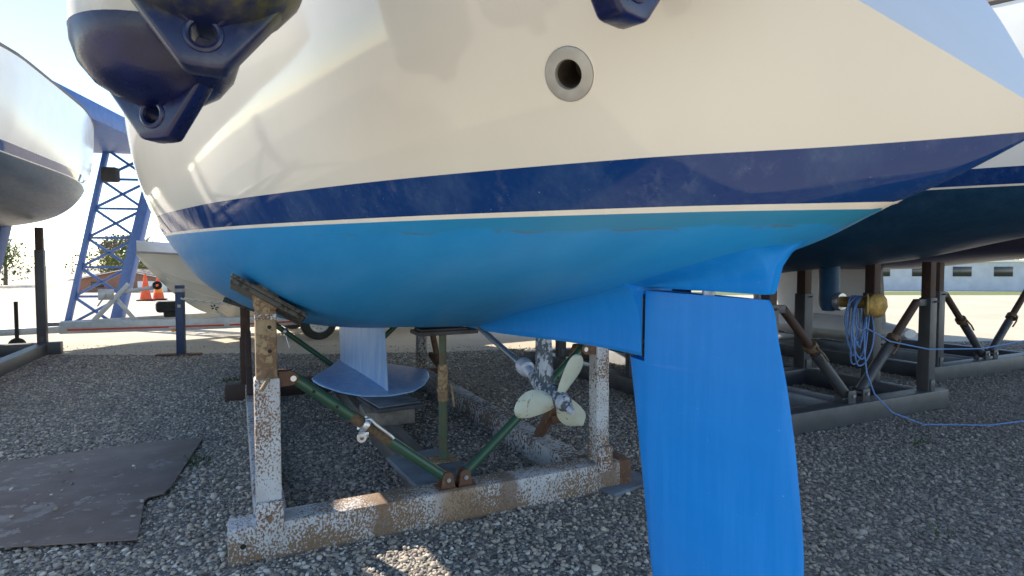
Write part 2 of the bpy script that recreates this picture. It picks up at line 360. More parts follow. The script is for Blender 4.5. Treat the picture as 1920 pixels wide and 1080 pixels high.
# pebbles: points with their own size and turn, one stone instanced on each
pts = []
def scatter(n, x0, x1, y0, y1, smin, smax, cond):
    x = rng.uniform(x0, x1, n); y = rng.uniform(y0, y1, n); s = smin+(smax-smin)*rng.random(n)**2.2
    k = cond(x, y); return np.stack([x[k], y[k], s[k]], 1)
fr = lambda x, y: np.abs(x) < .98*y+.7
P = [scatter(85000, -4.3, 4.3, 1.5, 4.2, .0038, .0138, fr), scatter(90000, -6.5, 6.5, 4.2, 7.0, .0045, .013, fr), scatter(42000, -9, 10, 7.0, 9.6, .008, .017, lambda x, y: fr(x, y) & (y < np.vectorize(edge_y)(x)-.03+.2*rng.standard_normal(len(x))*0)),
     scatter(2600, -9, 8, 8.0, 9.2, .005, .010, lambda x, y: y > np.vectorize(edge_y)(x)), scatter(900, -3.5, 3.5, 1.6, 6, .014, .021, fr)]
on_sheet = scatter(46, -2.9, -1.85, 2.75, 4.05, .005, .012, lambda x, y: (x < -1.75-.5*(y-2.62)+.05*0) & (y < 3.9))
P.append(on_sheet); P = np.concatenate(P); n = len(P)
zz = .004+P[:, 2]*rng.uniform(-.25, .55, n); zz[-len(on_sheet):] = .031+on_sheet[:, 2]*.5
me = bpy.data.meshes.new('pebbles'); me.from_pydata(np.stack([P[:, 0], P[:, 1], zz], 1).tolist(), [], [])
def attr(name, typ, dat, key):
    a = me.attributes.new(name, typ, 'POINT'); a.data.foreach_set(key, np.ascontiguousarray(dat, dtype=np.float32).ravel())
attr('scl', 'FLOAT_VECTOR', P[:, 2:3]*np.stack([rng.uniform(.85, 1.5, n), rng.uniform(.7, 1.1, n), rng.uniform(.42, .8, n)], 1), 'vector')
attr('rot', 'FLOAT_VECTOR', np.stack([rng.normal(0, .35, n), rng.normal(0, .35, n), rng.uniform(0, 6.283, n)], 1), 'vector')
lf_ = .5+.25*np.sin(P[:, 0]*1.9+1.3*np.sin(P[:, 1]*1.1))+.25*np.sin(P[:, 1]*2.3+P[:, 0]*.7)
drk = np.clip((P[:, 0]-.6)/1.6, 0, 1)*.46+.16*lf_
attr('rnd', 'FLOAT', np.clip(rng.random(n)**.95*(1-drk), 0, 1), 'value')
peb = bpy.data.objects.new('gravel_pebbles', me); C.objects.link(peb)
tag(peb, 'loose grey and brown shingle pebbles covering the yard', 'gravel', kind='stuff')
ng = bpy.data.node_groups.new('scatter_pebbles', 'GeometryNodeTree'); ng.is_modifier = True
ng.interface.new_socket('Geometry', in_out='INPUT', socket_type='NodeSocketGeometry'); ng.interface.new_socket('Geometry', in_out='OUTPUT', socket_type='NodeSocketGeometry')
g = lambda t: ng.nodes.new(t); L = ng.links.new
gi, go = g('NodeGroupInput'), g('NodeGroupOutput')
ico = g('GeometryNodeMeshIcoSphere'); ico.inputs['Radius'].default_value = 1; ico.inputs['Subdivisions'].default_value = 2
ss = g('GeometryNodeSetShadeSmooth'); L(ico.outputs[0], ss.inputs[0])
sp = g('GeometryNodeSetPosition'); nz = g('ShaderNodeTexNoise'); nz.inputs['Scale'].default_value = .9
L(ss.outputs[0], sp.inputs['Geometry'])
vm = g('ShaderNodeVectorMath'); vm.operation = 'SUBTRACT'; vm.inputs[1].default_value = (.5, .5, .5); L(nz.outputs['Color'], vm.inputs[0])
vs_ = g('ShaderNodeVectorMath'); vs_.operation = 'SCALE'; vs_.inputs['Scale'].default_value = .8; L(vm.outputs[0], vs_.inputs[0]); L(vs_.outputs[0], sp.inputs['Offset'])
smt = g('GeometryNodeSetMaterial'); smt.inputs['Material'].default_value = MT['pebble']; L(sp.outputs[0], smt.inputs[0])
iop = g('GeometryNodeInstanceOnPoints'); L(gi.outputs[0], iop.inputs['Points']); L(smt.outputs[0], iop.inputs['Instance'])
for nm, sock in (('scl', 'Scale'), ('rot', 'Rotation')):
    na = g('GeometryNodeInputNamedAttribute'); na.data_type = 'FLOAT_VECTOR'; na.inputs['Name'].default_value = nm
    if sock == 'Rotation':
        er = g('FunctionNodeEulerToRotation'); L(na.outputs[0], er.inputs[0]); L(er.outputs[0], iop.inputs[sock])
    else: L(na.outputs[0], iop.inputs[sock])
L(iop.outputs[0], go.inputs[0])
md = peb.modifiers.new('scatter', 'NODES'); md.node_group = ng

# ---------------------------------------------------------------- hull shape
SK = [-.6, -.15, .6, 1.6, 3, 5, 7, 9, 10.5, 11.0]
BD = [.370, .635, .984, 1.327, 1.645, 1.675, 1.4755, .930, .271, .041]
AA = [.10, .419, .568, .617, .635, .874, .817, .551, .3226, .296]
CC = [.60, .290, .161, .107, .218, .296, .273, .335, .408, .390]
ZKs = [-.66, -.5, -.38, -.2, .25, .9, 1.6, 2.5, 3.5, 5, 7, 9, 10.2, 11.0]
ZKz = [1.51, 1.437, 1.397, 1.336, 1.2406, 1.1256, .9938, .909, .8094, .7994, .93, 1.35, 1.95, 2.8]
def spl(xk, yk, x):
    xk = np.asarray(xk, float); yk = np.asarray(yk, float); h = np.diff(xk); d = np.diff(yk)/h; m = np.zeros_like(yk)
    for i in range(1, len(xk)-1):
        if d[i-1]*d[i] > 0:
            w1 = 2*h[i]+h[i-1]; w2 = h[i]+2*h[i-1]; m[i] = (w1+w2)/(w1/d[i-1]+w2/d[i])
    m[0] = d[0]; m[-1] = d[-1]
    i = int(np.clip(np.searchsorted(xk, x)-1, 0, len(xk)-2)); t = (x-xk[i])/h[i]
    return (2*t**3-3*t**2+1)*yk[i]+(t**3-2*t**2+t)*h[i]*m[i]+(-2*t**3+3*t**2)*yk[i+1]+(t**3-t**2)*h[i]*m[i+1]
def zdeck(s): return 2.35+.0045*max(0, s)**2
TT = np.linspace(0, 1, 240)
_SC = {}
def sect(s):
    k = round(float(s), 6)
    if k not in _SC: _SC[k] = _sect(k)
    return _SC[k]
def _sect(s):
    bd, a, c, zk, zt = spl(SK, BD, s), spl(SK, AA, s), spl(SK, CC, s), spl(ZKs, ZKz, s), zdeck(s)
    return bd*(3*a*TT*(1-TT)**2+3*TT**2*(1-TT)+TT**3), zk+(zt-zk)*(3*c*TT**2*(1-TT)+TT**3)
def ztop(s): return min(zdeck(s), 1.693+(s+.494)/.82)
def hull_z(s, b): B, Z = sect(s); return float(np.interp(b, B, Z))
def hull_b(s, z): B, Z = sect(s); return float(np.interp(z, Z, B))
ZW = lambda s: 1.413+.018*s
ZB = lambda s: 1.507+.019*s
ST = np.unique(np.concatenate([np.linspace(-.652, -.3, 30), np.linspace(-.3, .3, 22), np.linspace(-.185, -.045, 24), np.linspace(.3, 2, 22), np.linspace(2, 9, 44), np.linspace(9, 11, 18)]))
def level_rows(s):
    B, Z = sect(s); zk, zt = Z[0], ztop(s); e = .0055
    lim = lambda z: min(max(z, zk), max(zt, zk))
    lv = []
    zw0, zw1, zb = lim(ZW(s)-e), lim(ZW(s)+e), lim(ZB(s))
    t0 = float(np.interp(zw0, Z, TT))
    bot = [float(np.interp(t0*k/24, TT, Z)) for k in range(24)]+[zw0]
    return bot, [zw0, zw1], [zw1+(zb-zw1)*k/6 for k in range(7)], [zb+(zt-zb)*k/64 if zt > zb else zb for k in range(65)]
def pt_n(s, z):
    B, Z = sect(s); t = float(np.interp(z, Z, TT)); b = float(np.interp(t, TT, B)); ds = .01
    B2, Z2 = sect(min(s+ds, 11)); s2 = min(s+ds, 11); B1, Z1 = sect(max(s-ds, -.66)); s1 = max(s-ds, -.66)
    dS = np.array([s2-s1, np.interp(t, TT, B2)-np.interp(t, TT, B1), np.interp(t, TT, Z2)-np.interp(t, TT, Z1)])
    ta, tb = max(0, t-.01), min(1, t+.01)
    dT = np.array([0, np.interp(tb, TT, B)-np.interp(ta, TT, B), np.interp(tb, TT, Z)-np.interp(ta, TT, Z)])
    n = np.cross(dS, dT); n = -n if n[1] < 0 or (abs(n[1]) < 1e-9 and n[2] > 0) else n
    n = n/np.linalg.norm(n)
    if b < 1e-4: n = np.array([n[0], 0, n[2]]); n /= np.linalg.norm(n)
    return (s, b, z), n
HULL = {}
PE = None
def hull_meshes(hole=False):
    rows = [level_rows(s) for s in ST]
    for k, nm in enumerate(('hull_bottom', 'pinstripe', 'boot_stripe', 'topsides')):
        if hole and k != 3: continue
        V, Nn, F = [], [], []; idx = {}
        def vid(p, n):
            key = tuple(round(float(c), 5) for c in p)
            if key not in idx: idx[key] = len(V); V.append([float(c) for c in p]); Nn.append(n)
            return idx[key]
        for side in (1, -1):
            G = []
            for s, r in zip(ST, rows):
                row = []
                for z in r[k]:
                    p, n = pt_n(s, z); row.append(vid((p[0], p[1]*side, p[2]), (n[0], n[1]*side, n[2])))
                G.append(row)
            for a, b in zip(G, G[1:]):
                for j in range(len(a)-1):
                    q = [a[j], b[j], b[j+1], a[j+1]]; q = list(dict.fromkeys(q))
                    if len(q) < 3: continue
                    if hole and side == 1 and k == 3 and min((Vector(V[i])-PE).length for i in q) < .0285: continue
                    c = [np.array(V[i]) for i in q]
                    if np.linalg.norm(np.cross(c[1]-c[0], c[2]-c[0])) < 1e-10 and len(q) == 3: continue
                    F.append(q if side == -1 else q[::-1])
            if side == 1: last_p = G[-1]
            else:
                for j in range(len(last_p)-1):
                    q = list(dict.fromkeys([last_p[j], last_p[j+1], G[-1][j+1], G[-1][j]]))
                    if len(q) > 2: F.append(q)
        me = bpy.data.meshes.new(nm); me.from_pydata(V, [], F); me.validate()
        me.polygons.foreach_set('use_smooth', [True]*len(me.polygons))
        if len(me.vertices) == len(Nn): me.normals_split_custom_set_from_vertices([tuple(float(c) for c in n) for n in Nn])
        HULL['topsides_hole' if hole else nm] = me
hull_meshes(); PE = Vector(pt_n(-.117, 1.656)[0]); hull_meshes(True)
def deck_bm():
    bm = nb(); rows = []
    for s in ST[ST > .045]:
        b = hull_b(s, zdeck(s)); rows.append([(s, b*k, zdeck(s)+.05*(1-k*k)*min(1, b)) for k in (1, .6, .2, -.2, -.6, -1)])
    grid(bm, rows); return clean(bm)
def transom_bm():
    bm = nb(); rows = []
    for s in [x for x in ST if x <= .046]+[.046]:
        z = max(ztop(s), sect(s)[1][0]); b = hull_b(s, z); rows.append([(s, b*k, z) for k in (1, .5, 0, -.5, -1)])
    grid(bm, rows); return clean(bm)
def rail_bm():
    bm = nb()
    for sd_ in (1, -1): path(bm, [(s, sd_*(hull_b(s, zdeck(s))-.01), zdeck(s)+.02) for s in ST[ST > .05][::2]], .02, 6)
    return bm
def roof_bm():
    bm = nb(); rows = []
    for s, wd, h in ((2.3, .85, 0.02), (2.32, .84, .32), (2.6, .82, .42), (4.5, .8, .42), (6.6, .62, .32), (7.3, .45, .05)):
        z = zdeck(s)+.02; rows.append([(s, wd, z-.03), (s, wd*.93, z+h*.8), (s, wd*.6, z+h), (s, 0, z+h*1.06), (s, -wd*.6, z+h), (s, -wd*.93, z+h*.8), (s, -wd, z-.03)])
    grid(bm, rows); return bm
def pushpit_bm():
    bm = nb(); s_ = [1.6, 1.0, .5, .15, -.02]
    edge = [(s, hull_b(max(s, .05), 2.33)+.03+.10*(1-min(1, max(0, s)))) for s in s_]
    for dz in (.62, .32): path(bm, [(s, b, zdeck(s)+dz) for s, b in edge]+[(-.16, .45, 2.35+dz), (-.2, 0, 2.35+dz), (-.16, -.45, 2.35+dz)]+[(s, -b, zdeck(s)+dz) for s, b in edge[::-1]], .0125, 8)
    for s, b in (edge[0], edge[2], edge[3]):
        for sd_ in (1, -1): path(bm, [(s, sd_*(min(b, hull_b(max(s, .06), 2.33)-.03)), zdeck(s)), (s, sd_*b, zdeck(s)+.62)], .012, 8)
    return bm

# skeg with its fillet into the hull
def skeg_rows():
    zbt = lambda s: (1.036+(.97-1.036)*sm((s-.3)/1.4)*.9 if s > .249 else 1.2335-.003*(.248-s)/.41 if s > -.15 else None)
    S1 = list(np.linspace(1.85, .2505, 30)); S2 = list(np.linspace(.2475, -.148, 14)); tail = [(-.158, 1.2325), (-.164, 1.241), (-.178, 1.294), (-.202, 1.324), (-.235, 1.346), (-.30, 1.369)]
    rows = []
    for s, z0 in [(s, zbt(s)) for s in S1+S2]+tail:
        f = sm((1.85-s)/1.3) if s > .55 else 1; w0 = .036*f*(1-.62*sm((.25-s)/.41)) if s > -.17 else .012*(1-sm((-.17-s)/.12))+.002
        bf = w0+(.012+.035*f)+.085*sm((.45-s)/.5)*(1-.85*sm((-.02-s)/.24))
        zf = hull_z(s, bf)+.002; zc = hull_z(s, 0); z0 = min(z0, zc-.001)
        zj = max(z0+.004, zf-(zf-hull_z(s, w0))*1.0-.004)
        pr = [(0, z0), (w0*.75, z0+.001), (w0, min(z0+.012, (z0+zj)/2))]
        A, Bc, Cc = Vector((w0, min(z0+.012, (z0+zj)/2))), Vector((w0, max(zj, z0+.014) if zj-z0 > .02 else zj)), Vector((bf, zf))
        for k in range(1, 13):
            t = k/12; p = A*(1-t)**2+Bc*2*t*(1-t)+Cc*t*t; pr.append((p.x, p.y))
        rows.append((s, pr))
    return rows
def skeg_bm():
    bm = nb()
    for sd_ in (1, -1): grid(bm, [[(s, sd_*b, z) for b, z in pr] for s, pr in skeg_rows()])
    return clean(bm, 2e-4)
def foil(x, t): return 5*t*(.2969*math.sqrt(max(x, 0))-.126*x-.3516*x*x+.2843*x**3-.1036*x**4)
def rudder_bm():
    bm = nb(); LE = lambda z: spl([.24, .3, .404, .594, .819, 1.028], [.14, .185, .224, .258, .298, .337], z); TE = lambda z: spl([.24, .32, .45, .642, .864, 1.018, 1.131, 1.205, 1.2215], [-.16, -.225, -.248, -.253, -.232, -.206, -.179, -.163, -.150], z)
    rows = []
    zs = list(np.linspace(.24, 1.0, 26))+[1.02, 1.026, 1.0265]+list(np.linspace(1.035, 1.2, 8))+[1.213, 1.2195]
    for z in zs:
        le = LE(min(z, 1.0265)); te = TE(z); ch = le-te; th = .125*(1 if z > .34 else .5+.5*(z-.24)/.1); fr_ = le if z < 1.0263 else .2365
        tilt = .0022 if z > 1.2 else 0
        xs = [fr_-(fr_-te)*(1-math.cos(math.pi*k/18))/2 for k in range(19)]
        up = []
        for k, x in enumerate(xs):
            h = ch*foil((le-x)/ch, th)+.0035; e = 1 if k < 18 else 0
            if k == 0 and z < 1.0263: h = 0
            zz = z+(.006*(x+.15)/.39 if z > 1.19 else 0)
            up.append((x, h*e, zz))
        rows.append(up+[(x, -h, zz) for x, h, zz in up[::-1]])
    vs = grid(bm, rows, True); bm.faces.new(vs[-1]); bm.faces.new(vs[0][::-1]); return clean(bm, 1e-5)
def keel_fin_bm():
    bm = nb(); rows = []
    for z in np.linspace(.285, .90, 14):
        f = (z-.285)/.6; te = 3.455+.12*f; le = 5.35+.15*f; ch = le-te; th = .145-.02*f
        up = []
        for k in range(25):
            x = (1-math.cos(math.pi*k/24))/2; h = ch*foil(x, th)*.95
            if z > .79: h += .12*((z-.79)/.11)**2*math.sqrt(max(0, 1-(2*x-1)**2))
            up.append((le-x*ch, h, z+.0))
        rows.append(up+[(x, -h, zz) for x, h, zz in up[-2:0:-1]])
    grid(bm, rows, True); return bm
def wing_bm():
    bm = nb(); out = [(3.40, 0), (3.43, .14), (3.53, .30), (3.80, .455), (4.05, .50), (4.35, .47), (4.9, .27), (5.35, .09), (5.5, 0)]
    rows = []
    def prof(b): # leading and trailing s at a given half breadth
        te = np.interp(b, [0, .20, .34, .46, .50], [3.40, 3.45, 3.60, 3.84, 4.02]); le = np.interp(b, [0, .09, .27, .46, .50], [5.5, 5.25, 4.75, 4.28, 4.14]); return te, le
    for b in np.linspace(-.5, .5, 41):
        te, le = prof(abs(b)); row = []; q = abs(b)/.5
        for k in range(17):
            x = (1-math.cos(math.pi*k/16))/2; s = le+(te-le)*x; h = (.012+.055*(1-q)**1.3)*math.sin(math.pi*min(1, x*1.0))**.6+.003
            zc = .268+.035*q*q+.02*(s-3.4)/2; row.append((s, b, zc+h))
        low = [(s, b, .262+.035*q*q+.02*(s-3.4)/2) for s, _, _ in row[::-1]]
        rows.append(row+low)
    vs = grid(bm, rows, True); bm.faces.new(vs[0]); bm.faces.new(vs[-1][::-1]); return bm

# ---------------------------------------------------------------- the yacht
yacht = bthing('sailing_yacht', 'cream sailing yacht with navy boot stripe and light blue bottom on rusty cradle', 'sailing yacht')
for nm, k in (('topsides', 'top'), ('boot_stripe', 'boot'), ('pinstripe', 'pin'), ('hull_bottom', 'af')):
    o = obj(nm, HULL['topsides_hole' if nm == 'topsides' else nm], MT[k], yacht, smooth=False)
yacht.children[0]['label'] = 'glossy cream topsides'
obj('deck', deck_bm(), MT['white'], yacht); obj('transom', transom_bm(), MT['top'], yacht); obj('toe_rail', rail_bm(), MT['wood'], yacht)
cr = obj('coachroof', roof_bm(), MT['white'], yacht)
for sd_ in (1, -1):
    b_ = nb(); box(b_, (4.3, sd_*.805, zdeck(4.3)+.2), (2.6, .02, .14), Matrix.Rotation(sd_*R(8), 3, 'X'), .01); obj('cabin_window', b_, MT['glass'], cr)
obj('pushpit', pushpit_bm(), MT['zplate'], yacht)
obj('skeg', skeg_bm(), MT['afr'], yacht, angle=32)
bm = nb(); box2(bm, (.2478, -.0335, 1.037), (.2500, .0335, 1.2325), 0); obj('gap_face', bm, MT['black_gap'], yacht)
rud = obj('rudder', rudder_bm(), MT['afr'], yacht, angle=40); rud['label'] = 'bright blue spade rudder'
bm = nb(); tube(bm, (.03, 0, 1.2), (.03, 0, 1.26), .016); obj('rudder_stock', bm, MT['shaft'], yacht)
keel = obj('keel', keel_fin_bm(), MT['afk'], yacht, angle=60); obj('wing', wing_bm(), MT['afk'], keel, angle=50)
# exhaust outlet, let into the port quarter
pe, ne = pt_n(-.117, 1.656); pe, ne = Vector(pe), Vector(ne)
def on_axis(p, n): return axis(p, p+n)
bm = nb(); lathe(bm, [(.0262, -.10), (.0262, .001), (.0275, .0042), (.0465, .0036), (.049, .0024), (.0505, -.004)], 48, on_axis(pe, ne))
ex = obj('exhaust_outlet', bm, MT['steel'], yacht)
bm = nb(); lathe(bm, [(.0258, -.09), (.0258, -.004), (.0253, -.004), (.0253, -.088), (0, -.088)], 32, on_axis(pe, ne)); obj('pipe', bm, MT['pipe'], ex)
bm = nb(); lathe(bm, [(.053, -.003), (.0515, .0012), (.0505, .0012)], 48, on_axis(pe, ne)); obj('sealant_ring', bm, MT['pin'], ex)
# shaft, bracket, propeller
AX = Vector((.70, 0, .225)).normalized(); HB = Vector((.775, -.005, .800))
bm = nb(); tube(bm, HB+AX*.02, Vector((1.62, 0, 1.005)), .0135, n=14); obj('propeller_shaft', bm, MT['shaft'], yacht)
bm = nb(); q = Vector((1.045, 0, .872)); lathe(bm, [(.014, -.06), (.02, -.058), (.023, -.02), (.034, -.012), (.036, .02), (.031, .036), (.014, .042)], 22, axis(q, q+AX)); obj('shaft_anode', bm, MT['zinc'], yacht)
bm = nb(); rows = []
for k in range(12):
    f = k/11; z = 1.09-.27*f; s0 = .90-.018*f; ch = .105+.02*f*f; th = .018+.010*f
    rows.append([(s0+ch/2*math.cos(a), th*math.sin(a), z) for a in np.linspace(0, 2*math.pi, 22, endpoint=False)])
grid(bm, rows, True); lathe(bm, [(.018, -.075), (.034, -.07), (.038, -.03), (.038, .05), (.033, .075), (.016, .08)], 24, axis(Vector((.885, -.002, .828)), Vector((.885, -.002, .828))+AX))
obj('shaft_bracket', bm, MT['galv'], yacht, angle=60)
prop = bm = nb(); lathe(bm, [(0, -.075), (.012, -.072), (.018, -.062), (.020, -.045), (.030, -.04), (.034, -.01), (.033, .05), (.03, .065), (0, .066)], 24, axis(HB, HB+AX))
hub = obj('propeller', bm, MT['galv'], yacht)
def blade(ang, R0=.028, R1=.182, chord=.108, pitch=R(8)):
    bm = nb(); rad = Vector((0, math.cos(ang), math.sin(ang))); rad = (rad-AX*rad.dot(AX)).normalized(); tan = AX.cross(rad); rows = []; rows2 = []
    for k in range(15):
        f = math.sin(math.pi/2*k/14); r = R0+(R1-R0)*f; c = chord*max(.04, math.sqrt(max(0, 1-(2*(.10+.90*f)-1)**2)))*(.8+.25*f); p = pitch+R(20)*(1-f); row = []; row2 = []
        cd = tan*math.cos(p)+AX*math.sin(p); nn = rad.cross(cd)
        for j in range(11):
            u = -1+2*j/10; th = (.0055*(1-f)+.0018)*math.sqrt(max(0, 1-u*u)); base = HB+rad*r+cd*(u*c/2+.012*math.sin(math.pi*f))+nn*(.012*u*u)
            row.append(base+nn*th); row2.append(base-nn*th)
        rows.append(row+row2[-2:0:-1])
    vs = grid(bm, rows, True); bm.faces.new(vs[-1]); bm.faces.new(vs[0][::-1]); return clean(bm, 1e-5)
for a in (107, -13, 227): obj('blade', blade(R(a)), MT['blade'], hub, angle=60)
bm = nb(); lathe(bm, [(0, -.1), (.011, -.098), (.014, -.085), (.014, -.07)], 6, axis(HB, HB+AX)); obj('nut', bm, MT['zinc'], hub)

# ---------------------------------------------------------------- cradle under the yacht
def holes(o, bms): pass
cradle = bthing('steel_cradle', 'white and rust flaked steel cradle with green braces under the blue yacht', 'cradle', (1.7, .1, 0))
def cp(name, f, mat, parent=None, **kw):
    b = nb(); f(b); return obj(name, b, MT[mat], parent or cradle, off=(1.7, .1, 0), **kw)
nbm = cp('cross_beam', lambda b: box2(b, (1.63, -.985, -.01), (1.785, 1.125, .165), .014), 'beam_rust')
for bb in (1.065, -.925):
    cp('bolt_hole_disc', lambda b: tube(b, (1.6285, bb, .085), (1.64, bb, .085), .012), 'dark_hole', nbm)
cp('end_plate', lambda b: box2(b, (1.626, -.988, -.008), (1.79, -.90, .168), .014), 'rust', nbm)
cp('cross_beam', lambda b: box2(b, (4.95, -1.0, 0), (5.10, 1.19, .16), .012), 'rust_dk')
cp('side_rail', lambda b: box2(b, (1.787, .875, -.01), (4.948, 1.015, .158), .012), 'rail_rust')
cp('side_rail', lambda b: box2(b, (1.787, -.805, -.01), (4.948, -.655, .158), .012), 'rail_rust')
cp('centre_beam', lambda b: box2(b, (1.83, .0, -.01), (4.94, .20, .115), .008), 'wood')
def a_brace(s0, b0, s1, z1, mat):
    def f(b):
        bar(b, (s1, b0, .155), (s0+(s1-s0)*.55, b0, z1*.52), .05, .055); bar(b, (s0+(s1-s0)*.55, b0, z1*.5), (s0+(s1-s0)*.12, b0, z1), .05, .05)
        bar(b, (s0+(s1-s0)*.1, b0, z1*.5), (s0+(s1-s0)*.62, b0, z1*.38), .04, .05)
    return f
# near port post with its inner tube, pad and pin
p1 = cp('post', lambda b: box2(b, (1.645, .905, .163), (1.75, 1.010, .80), .01), 'white_rust'); p1['label'] = 'white near post peppered with rust'
cp('foot_plate', lambda b: box2(b, (1.621, .900, .118), (1.66, 1.014, .262), .008), 'white_rust2', p1)
cp('bolt', lambda b: tube(b, (1.608, .957, .195), (1.63, .957, .195), .013, n=8), 'inner', p1)
cp('inner_tube', lambda b: box2(b, (1.650, .915, .70), (1.742, 1.002, 1.10), .008), 'inner', p1)
cp('paint_band', lambda b: box2(b, (1.648, .9135, 1.055), (1.744, 1.0035, 1.085), .008), 'white_rust', p1)
for z in (.92, 1.025): cp('pin_hole_disc', lambda b: tube(b, (1.6485, .945, z), (1.66, .945, z), .0085), 'dark_hole', p1)
cp('locking_pin', lambda b: tube(b, (1.66, .93, .835), (1.575, .985, .765), .009), 'inner', p1)
def pad_at(s, b, ls=.2, lb=.40, th=.028):
    p, n = pt_n(s, hull_z(s, abs(b))); p = Vector((p[0], math.copysign(p[1], b), p[2])); n = Vector((n[0], math.copysign(n[1], b), n[2]))
    xb = Vector((0, 1, 0)); xb = (xb-n*xb.dot(n)).normalized(); xs = n.cross(xb); m = Matrix((xs, xb, n)).transposed(); return p, n, m
pp, pn, pm = pad_at(1.72, .93)
pad = cp('pad', lambda b: (box(b, pp+pn*.020, (.20, .35, .016), pm, .003), box(b, pp+pn*.038, (.19, .335, .018), pm, .004)), 'pad', p1); pad['label'] = 'dark timber pad bearing on the bilge'
def brk(b):
    for ds in (-.036, .036): prism(b, [(-.055, 0), (.055, 0), (.05, .10), (0, .15), (-.05, .10)], -.005, .005, Matrix.Translation((1.697+ds, .957, 1.18)) @ Matrix.Rotation(R(90), 4, 'Y') @ Matrix.Rotation(R(90), 4, 'Z') @ Matrix.Rotation(R(180), 4, 'X') @ Matrix.Translation((0, -.03, 0)), .002)
    bar(b, (1.697, .957, 1.06), pp+pn*.05, .055, .055)
    tube(b, (1.645, .957, 1.10), (1.75, .957, 1.10), .016)
cp('pad_bracket', brk, 'inner', p1)
# near starboard post
p2 = cp('post', lambda b: box2(b, (1.655, -.845, .163), (1.74, -.760, .90), .008), 'white_rust'); cp('foot_plate', lambda b: box2(b, (1.621, -.850, .118), (1.66, -.755, .262), .008), 'white_rust2', p2)
cp('bolt', lambda b: tube(b, (1.608, -.80, .195), (1.63, -.80, .195), .011, n=8), 'inner', p2)
cp('inner_tube', lambda b: box2(b, (1.662, -.837, .8), (1.733, -.768, 1.02), .006), 'inner', p2)
q1, qn, qm = pad_at(1.70, -.80)
cp('pad', lambda b: box(b, q1+qn*.03, (.2, .36, .035), qm, .004), 'pad', p2); cp('pad_bracket', lambda b: bar(b, (1.70, -.80, 1.0), q1+qn*.04, .05, .05), 'inner', p2)
cp('post_brace', a_brace(1.74, -.73, 2.30, .82, 'rust'), 'rust')
cp('post_brace', a_brace(1.75, .945, 2.30, .72, 'rust'), 'rust')
# far posts
for bb, m_ in ((1.005, 'rust_dk'), (-.73, 'rail_rust')):
    p3 = cp('post', lambda b: box2(b, (4.955, bb-.05, .158), (5.045, bb+.05, .60), .008), m_)
    cp('inner_tube', lambda b: box2(b, (4.962, bb-.042, .55), (5.037, bb+.042, hull_z(5.0, abs(bb))-.03), .006), 'rust_dk', p3)
    x, xn, xm = pad_at(5.0, bb); cp('pad', lambda b: box(b, x+xn*.035, (.2, .36, .04), xm, .004), 'pad', p3)
    cp('post_brace', a_brace(4.955, bb-.07 if bb < 0 else bb-.02, 4.42, .66, 'rust'), 'rust' if bb < 0 else 'rust_dk')
# braces
def lug(s, b_, z0=.163):
    def f(b):
        for ds in (-.028, .028):
            prism(b, [(-.038, 0), (.038, 0), (.026, .072), (.012, .084), (-.012, .084), (-.026, .072)], -.005, .005, Matrix.Translation((s+ds, b_, z0)) @ Matrix.Rotation(R(90), 4, 'Z') @ Matrix.Rotation(R(90), 4, 'X'), .0015)
        box2(b, (s-.05, b_-.055, z0-.004), (s+.05, b_+.055, z0+.006), .002)
    return f
def bolt(s, b_, z, r=.011, dx=.036):
    return lambda b: (tube(b, (s-dx-.006, b_, z), (s+dx, b_, z), r, n=12))
def brace(P0, P1, name, mat, frac=None, r1=.021, r0=.026):
    """P0 lower end, P1 upper end"""
    P0, P1 = Vector(P0), Vector(P1); d = P1-P0
    at = lambda f: P0+d*f
    if frac is None:
        o = cp(name, lambda b: (tube(b, at(0), at(1), r0, n=20)), mat)
        return o, at
    a, c_, e = frac
    o = cp(name, lambda b: tube(b, at(-.02), at(a), r0, n=24), mat)
    cp('upper_tube', lambda b: tube(b, at(e), at(1.02), r0, n=24), mat, o)
    def thr(b):
        prof = []; n_ = 30
        for k in range(n_): prof += [(r0*.97, (k)/n_), (r0*1.06, (k+.5)/n_)]
        prof = [(0, 0)]+prof+[(r0, 1), (0, 1)]; lathe(b, prof, 20, axis(at(a-.005), at(e+.005)))
    cp('threaded_sleeve', thr, 'thread', o, angle=20)
    return o, at
SB = 1.70
br1, at1 = brace((SB, .122, .208), (SB, .849, .790), 'brace', 'green', (.40, .5, .64))
for f in (.74, .88): cp('pin_hole_disc', lambda b: tube(b, at1(f)+Vector((-.0275, 0, 0)), at1(f)+Vector((-.02, 0, 0)), .0075), 'dark_hole', br1)
def clampf(b):
    ax = axis(at1(.555), at1(.575)); lathe(b, [(.027, 0), (.038, .0), (.040, .5), (.038, 1), (.027, 1), (.027, 0)], 28, axis(at1(.548), at1(.578)))
    c0 = at1(.56); box(b, c0+Vector((-.02, .01, -.042)), (.03, .045, .03), None, .006); lathe(b, [(.010, -.5), (.022, -.5), (.024, 0), (.022, .5), (.010, .5)], 20, axis(c0+Vector((-.03, .022, -.052)), c0+Vector((-.012, .022, -.052))))
cl = cp('clamp', clampf, 'zplate', br1)
cp('handle', lambda b: path(b, [at1(.565)+Vector((-.035, .0, .03)), at1(.55)+Vector((-.042, -.01, .042)), at1(.50)+Vector((-.045, 0, .040)), at1(.40)+Vector((-.045, 0, .034)), at1(.385)+Vector((-.045, 0, .03))], .007, 10), 'zplate', br1)
br2, at2 = brace((SB, .028, .210), (SB, -.690, .822), 'brace', 'green', (.52, .6, .60), r0=.024)
cp('sleeve_collar', lambda b: lathe(b, [(.026, 0), (.034, 0), (.034, 1), (.026, 1)], 16, axis(at2(.53), at2(.57))), 'dgrey', br2)
